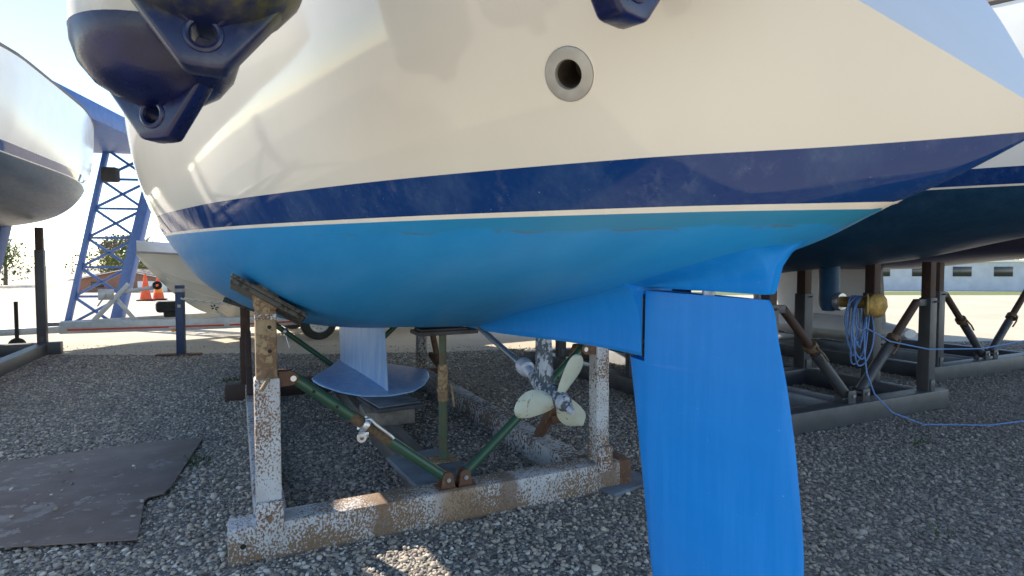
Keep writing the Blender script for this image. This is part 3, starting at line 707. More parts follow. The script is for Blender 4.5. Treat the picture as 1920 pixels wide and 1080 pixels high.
for f in (.66, .76): cp('pin_hole_disc', lambda b: tube(b, at2(f)+Vector((-.0255, 0, 0)), at2(f)+Vector((-.018, 0, 0)), .0065), 'dark_hole', br2)
for bb in (.122, .028):
    lg = cp('lug', lug(SB, bb), 'rust'); cp('bolt', bolt(SB, bb, .21), 'zplate', lg)
def arm(b0, b1, z):
    def f(b):
        for ds in (-.03, .03): prism(b, [(0, -.035), (abs(b1-b0), -.03), (abs(b1-b0)+.022, -.012), (abs(b1-b0)+.022, .012), (abs(b1-b0), .03), (0, .035)], -.004, .004, Matrix.Translation((SB+ds, b0, z)) @ Matrix.Rotation(R(90 if b1 > b0 else -90), 4, 'Z') @ Matrix.Rotation(R(90), 4, 'X'), .0015)
    return f
ar = cp('link_arm', arm(.91, .849, .79), 'rust'); cp('bolt', bolt(SB, .849, .79, .013), 'zplate', ar)
ar = cp('link_arm', arm(-.762, -.69, .822), 'rust'); cp('bolt', bolt(SB, -.69, .822, .013), 'zplate', ar)
# far frame braces
brace((5.0, .12, .20), (5.0, .85, .80), 'brace', 'green'); brace((5.0, .03, .20), (5.0, -.62, .80), 'brace', 'green')
def fc(b):
    c0 = Vector((5.0, .12, .20))+Vector((0, .73, .6))*.72; lathe(b, [(.027, 0), (.04, 0), (.04, 1), (.027, 1)], 16, axis(c0, c0+Vector((0, .02, .0165)))); path(b, [c0+Vector((-.04, 0, -.03)), c0+Vector((-.06, -.03, -.15))], .006)
cp('clamp', fc, 'zplate')
cp('lug', lug(5.0, .075, .158), 'rust_dk')

# adjustable prop under the keel line
prp = bthing('adjustable_prop', 'worn green screw prop with flat timber head holding up the hull centreline', 'prop', (2.14, 0, .15))
def pcp(name, f, mat, parent=None, **kw): b = nb(); f(b); return obj(name, b, MT[mat], parent or prp, off=(2.14, 0, .15), **kw)
PS, PB = 2.14, -.01
pcp('lower_tube', lambda b: tube(b, (PS, PB, .15), (PS, PB, .60), .0265, n=24), 'green_old')
pcp('collar', lambda b: lathe(b, [(.0265, 0), (.031, .0), (.031, .25), (.036, .27), (.036, .33), (.031, .35), (.029, .95), (.024, 1)], 24, axis((PS, PB, .50), (PS, PB, .715))), 'inner')
pcp('upper_tube', lambda b: tube(b, (PS, PB, .70), (PS, PB, .895), .0215, n=24), 'green_old')
pcp('base_plate', lambda b: box2(b, (PS-.07, PB-.07, .15), (PS+.07, PB+.07, .158), .002), 'inner')
zt_ = hull_z(PS, .02)
pcp('head_board', lambda b: (box2(b, (PS-.09, PB-.19, zt_-.045), (PS+.09, PB+.17, zt_-.022), .004), box2(b, (PS-.07, PB-.13, zt_-.022), (PS+.07, PB+.15, zt_-.010), .003)), 'wood_dk')
pcp('pin', lambda b: (tube(b, (PS-.05, PB-.01, .615), (PS+.05, PB+.01, .615), .006), path(b, [(PS-.05, PB-.035, .61), (PS-.055, PB-.04, .55), (PS-.055, PB-.05, .47)], .006)), 'inner')
# timber
def timber(name, label, cat, lo, hi, mat, group=None, rot=0):
    c = ((lo[0]+hi[0])/2, (lo[1]+hi[1])/2, lo[2]); t = nb(); box2(t, [a-b for a, b in zip(lo, c)], [a-b for a, b in zip(hi, c)], .006)
    o = obj(name, t, MT[mat]); o.location = wor(*c); o.rotation_euler = (0, 0, TH+rot); return tag(o, label, cat, group)
timber('ply_board', 'blue smeared plywood board under the foot of the green screw prop', 'board', (1.83, -.10, .1155), (2.36, .26, .147), 'ply_blue', rot=R(4))
timber('keel_block', 'grey timber block under the after end of the winged keel', 'timber block', (3.10, -.12, .1155), (3.42, .24, .222), 'wood', rot=R(-3))
timber('keel_block', 'timber block deep under the keel beyond the front block', 'timber block', (4.3, -.2, .1155), (4.55, .28, .235), 'wood_dk')
timber('packing_plate', 'thin dark packing plate between keel wing and timber block', 'plate', (3.08, -.16, .2225), (3.62, .20, .250), 'wood_dk', rot=R(5))
timber('packing_plate', 'paint smeared top packing sheet touching the keel wing', 'plate', (3.12, -.14, .2505), (3.64, .19, .262), 'ply_blue', rot=R(8))
timber('packing_board', 'thin grey board poking out under the right end of the white cradle beam', 'board', (1.56, -1.12, .004), (1.86, -.76, .03), 'ply_blue', rot=R(12))

# steel sheet lying on the gravel at the left
bm = nb(); prism(bm, [(-3.75, 3.35), (-2.583, 4.078), (-2.262, 4.177), (-1.949, 3.254), (-1.935, 3.15), (-1.985, 3.10), (-1.97, 3.04), (-1.733, 2.62), (-3.0, 2.45)], .022, .030, None, .002)
tag(obj('metal_sheet', bm, MT['sheet']), 'flat dusty brown metal sheet lying on the gravel at left', 'metal sheet')

# ---------------------------------------------------------------- fenders hanging from the pushpit
def fender_parts(parent, zlen, algae):
    """tip of the eye at the origin, body upwards"""
    m = MT['navy_algae'] if algae else MT['navy']
    b = nb(); lathe(b, [(0, .060), (.03, .062), (.07, .078), (.105, .100), (.128, .130), (.139, .165), (.1405, .188), (.141, .1885)], 40)
    end = obj('end_cap', b, m, parent)
    b = nb(); lathe(b, [(.1405, .188), (.1395, .20), (.1395, zlen-.2), (.13, zlen-.15), (.09, zlen-.1), (.03, zlen-.06)], 40); obj('body', b, MT['fwhite'], parent)
    # eye web with a real hole
    out = [(-.112, .112), (-.036, .012), (-.028, .002), (-.015, 0), (.015, 0), (.028, .002), (.036, .012), (.112, .112), (.08, .10), (-.08, .10)]
    b = nb(); prism(b, out, -.022, .022, Matrix.Rotation(R(90), 4, 'X'), .006)
    eye = obj('eye', b, m, None)
    k = nb(); tube(k, (0, -.1, .047), (0, .1, .047), .0175, n=32); kut = obj('cut', k, None, None)
    mod = eye.modifiers.new('b', 'BOOLEAN'); mod.operation = 'DIFFERENCE'; mod.object = kut; mod.solver = 'EXACT'
    dg = bpy.context.evaluated_depsgraph_get(); nm = bpy.data.meshes.new_from_object(eye.evaluated_get(dg)); eye.modifiers.clear(); eye.data = nm; bpy.data.objects.remove(kut); eye.parent = parent
    nm.polygons.foreach_set('use_smooth', [True]*len(nm.polygons)); nm.set_sharp_from_angle(angle=R(50))
    if not len(nm.materials): nm.materials.append(m)
    b = nb()
    for y in (-.0205, .0205): path(b, [(.0225*math.cos(a), y, .047+.0225*math.sin(a)) for a in np.linspace(0, 2*math.pi, 28, endpoint=False)], .0055, 8, True)
    obj('grommet', b, m, eye)
    b = nb()
    for sg in (1, -1): prism(b, [(0, .074), (sg*.022, .070), (sg*.116, .118), (sg*.06, .124), (0, .11)], -.008, .008, Matrix.Rotation(R(90), 4, 'Z') @ Matrix.Rotation(R(90), 4, 'X'), .003)
    for a in (45, 135, 225, 315): prism(b, [(.0, .07), (.028, .058), (.106, .108), (.05, .115), (0, .1)], -.005, .005, Matrix.Rotation(R(a), 4, 'Z') @ Matrix.Rotation(R(90), 4, 'X'), .002)
    lathe(b, [(0, .072), (.026, .073), (.05, .086), (.088, .112)], 24)
    obj('rib', b, m, parent)
def fender(label, loc, rz, zlen, algae, tilt=(0, 0)):
    f = thing('fender', label, 'fender', loc, rz, 'fenders hanging from the stern rail'); f.rotation_euler = (tilt[0], tilt[1], rz)
    fender_parts(f, zlen, algae)
    top = Vector((0, 0, zlen-.06)); b = nb(); zr = 2.97-loc[2]
    path(b, [top, (0, 0, zr-.1), (0, 0, zr)], .006, 6); obj('lanyard', b, MT['rope_w'], f); return f
fender('navy ended fender with algae stained cap hanging nearest, top left', (-.446, .85, 1.578), R(20), .75, True, (R(-4), R(2)))
fender('navy ended fender with white body partly behind the nearest fender', (-.673, 1.12, 1.535), R(-12), .75, False)
fender('navy ended fender whose tip dips in at the top above the exhaust outlet', (.150, .80, 1.628), R(40), .75, False, (R(3), 0))

# ---------------------------------------------------------------- neighbouring yachts
def other_yacht(label, s0, b0, z0, bottom, boot, top, group, flip=False, keel_mat=None, keel_kind='fin'):
    y = thing('sailing_yacht', label, 'sailing yacht', wor(s0, b0, z0), TH, group)
    for nm, mt in (('topsides', top), ('boot_stripe', boot), ('pinstripe', 'pin'), ('hull_bottom', bottom)):
        o = bpy.data.objects.new(nm, HULL[nm]); C.objects.link(o); o.parent = y; (HULL[nm].materials.append(None) if not len(HULL[nm].materials) else 0); o.material_slots[0].link = 'OBJECT'; o.material_slots[0].material = MT[mt]
    obj('deck', deck_bm(), MT['white'], y); obj('transom', transom_bm(), MT[top], y); obj('coachroof', roof_bm(), MT['white'], y); obj('toe_rail', rail_bm(), MT['wood'], y)
    b = nb(); rows = []; zb = .20-z0
    for k in range(9):
        f = k/8; z = .95+(zb-.95)*f; le = 5.6-.35*f; te = 3.7-.1*f; ch = le-te; th = .12
        up = [(le-x*ch, ch*foil(x, th), z) for x in [(1-math.cos(math.pi*j/14))/2 for j in range(15)]]; rows.append(up+[(x, -h, zz) for x, h, zz in up[-2:0:-1]])
    grid(b, rows, True)
    obj('keel', b, MT[keel_mat or bottom], y)
    if keel_kind == 'bulb':
        b = nb(); rows = []
        for k in range(15):
            f = k/14; s = 3.3+2.6*f; r = .34*math.sin(math.pi*min(.97, .06+f*.92))**.7
            rows.append([(s, r*1.25*math.cos(a), zb+.17+.19*(r/.34)*math.sin(a)) for a in np.linspace(0, 2*math.pi, 20, endpoint=False)])
        vs = grid(b, rows, True); b.faces.new(vs[0]); b.faces.new(vs[-1]); obj('bulb', b, MT[keel_mat or bottom], y)
    return y
GY = 'yachts ashore beside the main yacht'
ya = other_yacht('yacht with very dark blue bottom standing on grey cradle at right', .20, -3.5, .32, 'af_dark', 'boot', 'white', GY)
yc = other_yacht('farther yacht with plum bottom and white bulb keel behind the grey cradle', .25, -7.0, .42, 'af_purple', 'pin', 'white', GY, keel_mat='keel_white', keel_kind='bulb')
yd = other_yacht('white yacht added beyond the left edge to shade the hull and gravel', 3.4, 4.6, .95, 'af_dark', 'boot', 'white', GY)  # added yacht, set close and high to keep sun off hull and gravel

def grey_cradle(label, s0, s1, b0, b1, mids=(), posts=(), label2=None):
    t = bthing('steel_cradle', label, 'cradle', (s0, (b0+b1)/2, 0), 'steel cradles under the other yachts'); of = (s0, (b0+b1)/2, 0)
    def q(name, f, mat='dgrey', parent=None): b = nb(); f(b); return obj(name, b, MT[mat], parent or t, off=of)
    bc = (b0+b1)/2; lo, hi = min(b0, b1), max(b0, b1)
    for s in (s0, s1)+tuple(mids): q('cross_beam', lambda b: box2(b, (s, lo-.22, -.005), (s+.16, hi+.22, .172), .01))
    for bb in (b0, b1): q('side_rail', lambda b: box2(b, (s0+.163, bb-.07, -.005), (s1-.003, bb+.07, .166), .01))
    q('centre_channel', lambda b: (box2(b, (s0+.163, bc-.10, .0), (s1-.003, bc+.10, .03), .005), box2(b, (s0+.163, bc-.12, .0), (s1-.003, bc-.099, .15), .004), box2(b, (s0+.163, bc+.099, .0), (s1-.003, bc+.12, .15), .004)), 'lgrey')
    for (ps, pb, pz, pw) in posts:
        p = q('post', lambda b: box2(b, (ps-pw/2, pb-pw/2, .16), (ps+pw/2, pb+pw/2, pz), .006))
        q('inner_tube', lambda b: box2(b, (ps-pw*.4, pb-pw*.4, pz-.1), (ps+pw*.4, pb+pw*.4, pz+.32), .005), 'rust_dk', p)
        q('foot_bracket', lambda b: box2(b, (ps-pw*.62, pb-pw*.3, .165), (ps-pw*.45, pb+pw*.3, .27), .004), 'dgrey', p)
        q('pin', lambda b: tube(b, (ps-pw*.8, pb, pz-.03), (ps+pw*.8, pb-.03, pz-.06), .008, n=8), 'rust', p)
    for pb, sg in ((b0, 1), (b1, -1)):
        P0 = Vector((s0+.09, bc+sg*(b0-bc)/abs(b0-bc)*.09, .235)); P1 = Vector((s0+.09, pb-(pb-bc)*.16, .96)); d = P1-P0
        br = q('brace', lambda b: tube(b, P0, P0+d*.50, .042, n=20)); q('upper_tube', lambda b: tube(b, P0+d*.48, P1, .034, n=16), 'rust_dk', br)
        q('clamp', lambda b: (lathe(b, [(.03, 0), (.055, 0), (.055, 1), (.03, 1)], 16, axis(P0+d*.55, P0+d*.60)), path(b, [P0+d*.58+Vector((-.06, 0, 0)), P0+d*.5+Vector((-.075, 0, 0)), P0+d*.42+Vector((-.07, 0, 0))], .009)), 'thread', br)
        def lf(b):
            for ds in (-.055, .055): box2(b, (P0.x+ds-.008, P0.y-.045, .168), (P0.x+ds+.008, P0.y+.045, .275), .004)
        l_ = q('lug', lf); q('bolt', lambda b: tube(b, P0+Vector((-.08, 0, 0)), P0+Vector((.08, 0, 0)), .013, n=10), 'zplate', l_)
        q('link_arm', lambda b: box2(b, (P1.x-.03, min(P1.y, pb), P1.z-.03), (P1.x+.03, max(P1.y, pb), P1.z+.03), .004), 'dgrey')
    return t
grey_cradle('dark grey steel cradle with thick diagonal braces under the dark blue bottomed yacht', 1.9, 5.45, -2.5, -4.5, (3.15,), ((1.98, -2.5, 1.0, .10), (1.98, -4.5, 1.0, .10), (3.23, -4.5, .98, .13), (2.5, -4.53, 1.02, .12), (5.03, -2.5, .9, .10), (3.65, -2.5, .80, .07), (5.53, -4.5, .95, .12)))
grey_cradle('farther grey steel cradle under the yacht with the white bulb keel', 2.6, 6.9, -5.95, -8.05, (4.9,), ((2.68, -5.95, 1.0, .11), (2.68, -8.05, 1.0, .11), (6.98, -5.95, 1.0, .11), (6.98, -8.05, 1.0, .11)))
grey_cradle('grey steel cradle under the added white yacht beyond the left edge', 4.9, 9.2, 3.6, 5.6, (), ((4.98, 3.6, 1.45, .11), (4.98, 5.6, 1.45, .11), (9.28, 3.6, 1.5, .11), (9.28, 5.6, 1.5, .11)))
# saildrive leg with folded bronze propeller on the dark blue bottomed yacht
OA = (.20, -3.5, .32)
def ap(name, f, mat, parent=None, **kw):
    b = nb(); f(b); return obj(name, b, MT[mat], parent or ya, off=OA, **kw)
def legf(b):
    rows = []
    for k in range(12):
        f = k/11; z = 1.42-.52*f; c0 = 2.22; ch = .19*(1 if f < .85 else 1-.5*((f-.85)/.15)**2); th = .045
        rows.append([(c0+ch/2*math.cos(a), -3.5+th*math.sin(a), z) for a in np.linspace(0, 2*math.pi, 20, endpoint=False)])
    vs = grid(b, rows, True); b.faces.new(vs[-1])
leg = ap('drive_leg', legf, 'af_leg', angle=60)
hx = Vector((2.14, -3.5, .985))
ap('anode_ring', lambda b: lathe(b, [(.02, 0), (.075, 0), (.078, .3), (.07, 1), (.03, 1)], 20, axis(hx, hx+Vector((-.045, 0, 0)))), 'zplate', leg)
pr_ = ap('propeller', lambda b: lathe(b, [(0, 0), (.045, 0), (.047, .5), (.043, .8), (.03, 1), (0, 1)], 20, axis(hx+Vector((-.045, 0, 0)), hx+Vector((-.26, 0, 0)))), 'bronze', leg)
for k, a in enumerate((20, 200)):
    def bf(b):
        c = hx+Vector((-.27-.05*k, .03*math.cos(R(a)), -.015)); Mx = Matrix.Translation(c) @ Matrix.Rotation(R(35-60*k), 4, 'Z') @ Matrix.Rotation(R(8), 4, 'X') @ Matrix.Diagonal((.02, .085, .10, 1)); lathe(b, [(0, -1), (.45, -.9), (.8, -.6), (1, 0), (.8, .6), (.45, .9), (0, 1)], 20, Mx)
    ap('blade', bf, 'bronze', leg)
# blue rope coiled over the propeller hub
rope = thing('rope_coil', 'coil of thin blue rope hung over the bronze propeller', 'rope', wor(1.96, -3.5, .98), TH, off=(1.96, -3.5, .98))
b = nb(); pts_ = []
rr = random.Random(3); turns = 9
for k in range(turns*28):
    a = 2*math.pi*k/28; t = k/(turns*28); h = .215+.06*math.sin(t*17)+.03*math.sin(t*43); wdt = .10+.035*math.sin(t*11+1)
    pts_.append((1.96-.05+.10*t+.012*math.sin(a*2+t*30), -3.5+wdt*math.sin(a), .985+.055-h+h*math.cos(a)))
path(b, pts_, .0062, 6); obj('coil', b, MT['rope_b'], rope)
b = nb(); path(b, [(1.92, -3.53, .76), (1.90, -3.50, .6), (1.86, -3.48, .42), (1.82, -3.52, .26), (1.74, -3.62, .12), (1.62, -3.82, .03), (1.4, -4.3, .02), (1.3, -5, .02)], .006, 6); obj('tail', b, MT['rope_b'], rope)
b = nb(); path(b, [(1.93, -3.56, .78), (1.88, -3.8, .66), (1.8, -4.2, .58), (1.7, -4.8, .56), (1.6, -5.4, .62)], .006, 6); obj('tail', b, MT['rope_b'], rope)

# ---------------------------------------------------------------- motor boat on its trailer
TO = Vector((-3.88, 10.75)); TA = math.atan2(-.55, -.84)
def tw(u, v, z=0): c, s = math.cos(TA), math.sin(TA); return Vector((TO.x+u*c-v*s, TO.y+u*s+v*c, z))
mboat = thing('motor_boat', 'white motor boat with raked bow sitting on a galvanised trailer', 'motor boat', tw(0, 0, .28), TA)
mo = (0, 0, .28)
def mb_rows():
    rows = []
    for u in list(np.linspace(-3.0, 1.0, 9))+list(np.linspace(1.2, 2.6, 15)):
        zk = spl([-3, 0, .9, 1.6, 2.0, 2.3, 2.5, 2.62], [.34, .32, .34, .46, .72, 1.04, 1.29, 1.47], u); cw = spl([-3, 0, 1.0, 1.8, 2.35, 2.62], [.95, .92, .72, .40, .10, .004], u); cz = spl([-3, 0, 1, 1.8, 2.35, 2.62], [.60, .64, .78, .98, 1.22, 1.472], u)
        gw = spl([-3, 0, 1.0, 1.8, 2.35, 2.62], [1.1, 1.12, 1.0, .70, .30, .006], u); gz_ = spl([-3, 0, 1.5, 2.62], [1.32, 1.36, 1.44, 1.50], u)
        rows.append((u, zk, cw, max(cz, zk), gw, max(gz_, zk)))
    return rows
b = nb()
for sg in (1, -1):
    grid(b, [[(u, 0, zk), (u, sg*cw*.5, zk+(cz-zk)*.52), (u, sg*cw, cz), (u, sg*(cw+.025), cz+.004), (u, sg*(cw+(gw-cw)*.55), cz+(gz_-cz)*.5), (u, sg*gw, gz_)] for u, zk, cw, cz, gw, gz_ in mb_rows()])
r0 = mb_rows()[0]; u, zk, cw, cz, gw, gz_ = r0
b.faces.new([b.verts.new(p) for p in ((u, 0, zk), (u, cw, cz), (u, gw, gz_), (u, -gw, gz_), (u, -cw, cz))])
mhull = obj('hull', clean(b), MT['cream'], mboat, off=mo, angle=25)
b = nb(); grid(b, [[(u, gw+.01, gz_), (u, gw*.9, gz_+.06), (u, gw*.4, gz_+.16), (u, 0, gz_+.18), (u, -gw*.4, gz_+.16), (u, -gw*.9, gz_+.06), (u, -gw-.01, gz_)] for u, zk, cw, cz, gw, gz_ in mb_rows()]); obj('foredeck', clean(b), MT['white'], mboat, off=mo)
b = nb(); grid(b, [[(u, wd, 1.45), (u, wd*.9, 1.45+h*.7), (u, wd*.5, 1.45+h), (u, 0, 1.45+h*1.05), (u, -wd*.5, 1.45+h), (u, -wd*.9, 1.45+h*.7), (u, -wd, 1.45)] for u, wd, h in ((1.7, .30, .16), (1.4, .45, .26), (.6, .7, .36), (-.3, .85, .40), (-.6, .85, .75), (-2.2, .8, .8), (-2.3, .8, .1))]); obj('cabin', b, MT['white'], mboat, off=mo)
b = nb()
for sg in (1, -1): path(b, [(u, sg*(gw+.012), gz_-.01) for u, zk, cw, cz, gw, gz_ in mb_rows()], .018, 6)
obj('rubbing_strake', b, MT['lgrey'], mboat, off=mo)
b = nb()
for sg in (1, -1): path(b, [(u, sg*(cw*.62+.008), zk+(cz-zk)*.66) for u, zk, cw, cz, gw, gz_ in mb_rows()[4:-4]], .014, 5)
obj('spray_rail', b, MT['cream'], mboat, off=mo)
# bow thruster sign: black disc with white pinwheel blades, on the near side of the forefoot
nrm = Vector((.42, .62, -.62)).normalized(); cpn = Vector((1.50, .155, .585))+nrm*.025
b = nb(); lathe(b, [(0, 0), (.075, 0), (.075, .006), (0, .006)], 24, axis(cpn, cpn+nrm) ); sgn = obj('thruster_sign', b, MT['white'], mboat, off=mo)
b = nb()
for k in range(5):
    a = 2*math.pi*k/5; prism(b, [(.012*math.cos(a), .012*math.sin(a)), (.066*math.cos(a-.35), .066*math.sin(a-.35)), (.07*math.cos(a+.1), .07*math.sin(a+.1)), (.04*math.cos(a+.35), .04*math.sin(a+.35))], .008, .011, axis(cpn, cpn+nrm))
obj('pinwheel_mark', b, MT['rubber'], sgn, off=mo)
trl = thing('boat_trailer', 'galvanised boat trailer with red tape along its side rail', 'trailer', tw(0, 0, 0), TA)
def tp(name, f, mat, parent=None, **kw): b = nb(); f(b); return obj(name, b, MT[mat], parent or trl, **kw)
for sg in (1, -1):
    rl = tp('side_rail', lambda b: (box2(b, (-2.6, sg*.62-.03, .24), (1.4, sg*.62+.03, .42), .006), bar(b, (1.38, sg*.62, .33), (3.6, sg*.08, .33), .06, .18)), 'alu')
    if sg == 1: tp('reflective_tape', lambda b: (box2(b, (-2.5, .652, .285), (1.35, .656, .312), 0), bar(b, (1.43, .6445, .298), (3.51, .138, .298), .004, .027, 0, (0, 0, 1))), 'red', rl)
tp('drawbar', lambda b: (box2(b, (3.3, -.05, .25), (4.6, .05, .35), .006), tube(b, (4.55, 0, .36), (4.75, 0, .36), .04)), 'alu')
for u in (1.2, 0.3, -1.6): tp('cross_member', lambda b: box2(b, (u-.04, -.62, .245), (u+.04, .62, .31), .004), 'alu')
tp('axle', lambda b: tube(b, (0, -.95, .29), (0, .95, .29), .035), 'alu')
for sg in (1, -1):
    for u in (0,):
        tyre = tp('tyre', lambda b: lathe(b, [(.17, -.085), (.24, -.092), (.285, -.085), (.30, -.06), (.302, 0), (.30, .06), (.285, .085), (.24, .092), (.17, .085)], 40, Matrix.Translation((u, sg*.98, .30)) @ Matrix.Rotation(R(90), 4, 'X')), 'rubber')
        tp('rim', lambda b: lathe(b, [(0, -.035), (.05, -.04), (.07, -.03), (.12, -.025), (.15, -.05), (.175, -.088), (.178, .08), (0, .08)], 32, Matrix.Translation((u, sg*.98, .30)) @ Matrix.Rotation(R(90 if sg > 0 else -90), 4, 'X')), 'rim', tyre)
        def hb(b):
            for k in range(10):
                a = 2*math.pi*k/10; tube(b, (u+.125*math.cos(a), sg*1.0, .30+.125*math.sin(a)), (u+.125*math.cos(a), sg*1.012, .30+.125*math.sin(a)), .016, n=8)
            for k in range(5):
                a = 2*math.pi*k/5; tube(b, (u+.055*math.cos(a), sg*1.0, .30+.055*math.sin(a)), (u+.055*math.cos(a), sg*1.03, .30+.055*math.sin(a)), .009, n=6)
        tp('rim_holes', hb, 'lgrey', tyre)
        tp('mudguard', lambda b: grid(b, [[(u+.37*math.cos(a), sg*(.98+dy), .30+.37*math.sin(a)) for a in np.linspace(R(10), R(170), 14)] for dy in (-.11, .11)]), 'alu')
tp('side_lamp', lambda b: box2(b, (2.05, .50, .225), (2.17, .56, .262), .006), 'orange')
tp('lamp_bracket', lambda b: box2(b, (2.02, .47, .262), (2.2, .50, .30), .003), 'alu')
wp = tp('winch_post', lambda b: (bar(b, (3.25, .09, .34), (2.72, .09, .98), .07, .07), bar(b, (3.25, -.09, .34), (2.72, -.09, .98), .07, .07), bar(b, (2.62, 0, .36), (2.9, 0, .76), .06, .06)), 'alu')
tp('winch', lambda b: (box2(b, (2.92, -.10, .74), (3.12, .14, .90), .01), lathe(b, [(.0, -.5), (.07, -.5), (.07, -.4), (.03, -.38), (.03, .38), (.07, .4), (.07, .5), (0, .5)], 18, Matrix.Translation((3.02, 0, .83)) @ Matrix.Rotation(R(90), 4, 'X') @ Matrix.Diagonal((1, 1, .2, 1))), path(b, [(3.02, .14, .82), (3.02, .2, .82), (3.12, .2, .66), (3.12, .27, .66)], .012)), 'alu', wp)
tp('bow_arm', lambda b: bar(b, (2.8, .06, .86), (2.36, .06, .92), .05, .06), 'alu', wp)
tp('bow_roller', lambda b: lathe(b, [(.02, -.07), (.055, -.07), (.06, 0), (.055, .07), (.02, .07)], 20, Matrix.Translation((2.33, 0, .95)) @ Matrix.Rotation(R(90), 4, 'X') @ Matrix.Diagonal((1.2, 1.2, 1.6, 1))), 'rubber', wp)
tp('keel_chock', lambda b: (box2(b, (2.02, -.12, .50), (2.36, .12, .68), .05), box2(b, (1.95, -.09, .42), (2.25, .09, .52), .03)), 'rubber')
tp('keel_support', lambda b: (bar(b, (1.98, 0, .30), (2.1, 0, .47), .06, .06), bar(b, (.6, .4, .30), (.6, .42, .42), .05, .05), bar(b, (1.25, .5, .3), (1.5, .3, .5), .04, .04)), 'alu')
tp('jockey_wheel', lambda b: (tube(b, (4.1, .1, .12), (4.1, .1, .75), .025), lathe(b, [(.03, -.04), (.1, -.04), (.11, 0), (.1, .04), (.03, .04)], 20, Matrix.Translation((4.1, .1, .11)) @ Matrix.Rotation(R(90), 4, 'X'))), 'rubber')

# ---------------------------------------------------------------- post with white chain
bp = thing('barrier_post', 'navy blue square post with pale band and white chain hook', 'post', (-4.69, 8.14, 0), R(12))
def bpp(name, f, mat, parent=None): b = nb(); f(b); return obj(name, b, MT[mat], parent or bp)
bpp('shaft', lambda b: box2(b, (-.05, -.05, 0), (.05, .05, .93), .006), 'post'); bpp('band', lambda b: box2(b, (-.051, -.051, .90), (.051, .051, .955), .006), 'lgrey'); bpp('cap', lambda b: box2(b, (-.05, -.05, .955), (.05, .05, 1.0), .006), 'post')
bpp('sticker', lambda b: box2(b, (-.02, -.0535, .69), (.02, -.0505, .73), 0), 'fwhite'); bpp('base_board', lambda b: box2(b, (-.32, -.07, .003), (.26, .06, .03), .004), 'rust')
bpp('hook', lambda b: path(b, [(.03, -.05, .82), (.07, -.08, .80), (.09, -.06, .83)], .012), 'rope_w')
ch = nb(); A_, B_ = Vector((-4.62, 8.08, .81)), Vector((-1.5, 9.0, .62)); nl = 62
for k in range(nl):
    f = (k+.5)/nl; p = A_.lerp(B_, f)+Vector((0, 0, -.55*f*(1-f)*.55)); d = (B_-A_).normalized(); sd2 = Vector((-d.y, d.x, 0)); u2 = Vector((0, 0, 1)) if k % 2 else sd2
    path(ch, [p+d*(.034*math.cos(a))+u2*(.020*math.sin(a)) for a in np.linspace(0, 2*math.pi, 10, endpoint=False)], .010, 5, True)
tag(obj('plastic_chain', ch, MT['rope_w']), 'white plastic chain strung from the navy post past the cradle', 'chain')

# ---------------------------------------------------------------- cones, outbuilding, hoist, trees, far buildings
def cone(label, x, y, sc_, lean=0):
    t = thing('traffic_cone', label, 'traffic cone', (x, y, gz(y)), .4, 'traffic cones behind the trailer'); t.scale = (sc_,)*3
    b = nb(); box2(b, (-.2, -.2, 0), (.2, .2, .04), .015); obj('base', b, MT['rubber'], t)
    b = nb(); lathe(b, [(.15, .04), (.118, .22)], 24); obj('skirt', b, MT['cone'], t)
    b = nb(); lathe(b, [(.085, .40), (.028, .74), (.0, .74)], 24); obj('tip', b, MT['cone'], t)
    b = nb(); lathe(b, [(.118, .22), (.085, .40)], 24); obj('sleeve', b, MT['orange'] if lean else MT['cone'], t)
cone('orange traffic cone standing left of its pair behind the trailer winch', -13.35, 21.0, 1.3); cone('orange traffic cone standing right of its pair nearer the boat bow', -13.25, 21.6, 1.3, 1)
hs = thing('brick_outbuilding', 'low red brick outbuilding with white gable boards in the distance', 'building', (-41.5, 62, -1.7), R(6))
def hp(name, f, mat, parent=None): b = nb(); f(b); return obj(name, b, MT[mat], parent or hs)
hp('wall', lambda b: prism(b, [(-5, 0), (5, 0), (5, 1.3), (0, 2.35), (-5, 1.3)], 0, 7, Matrix.Rotation(R(90), 4, 'X') @ Matrix.Translation((0, 0, -7))), 'brick')
rf = hp('roof', lambda b: (bar(b, (-5.4, 3.3, 1.27), (.05, 3.3, 2.44), .12, 7.8, .01, (0, 1, 0)), bar(b, (5.4, 3.3, 1.27), (-.05, 3.3, 2.44), .12, 7.8, .01, (0, 1, 0))), 'roof')
for sg in (1, -1): hp('barge_board', lambda b: bar(b, (sg*5.45, -.62, 1.2), (0, -.62, 2.38), .06, .26, .01, (0, 1, 0)), 'white', rf)
dr = hp('door', lambda b: box2(b, (1.2, -.06, 0), (4.2, .02, 1.15), .01), 'white'); hp('window', lambda b: box2(b, (-3.5, -.05, .5), (-2.2, .02, 1.1), .01), 'glass')
hoist = thing('boat_hoist', 'blue steel boat hoist with lattice braced legs at the left', 'hoist', (-8.6, 12.2, 0), R(10))
def hq(name, f, mat='bluesteel', parent=None): b = nb(); f(b); return obj(name, b, MT[mat], parent or hoist)
TP = Vector((1.15, 0, 3.6))
for yy in (0, -4.2):
    hq('leg', lambda b: bar(b, (.18, yy, .0), (1.10, yy, 3.7), .22, .20, .01)); hq('leg', lambda b: bar(b, (-.75, yy, .0), (.1, yy, 3.7), .10, .10, .01))
    hq('foot', lambda b: box2(b, (-1.1, yy-.2, 0), (.5, yy+.2, .1), .02), 'dgrey')
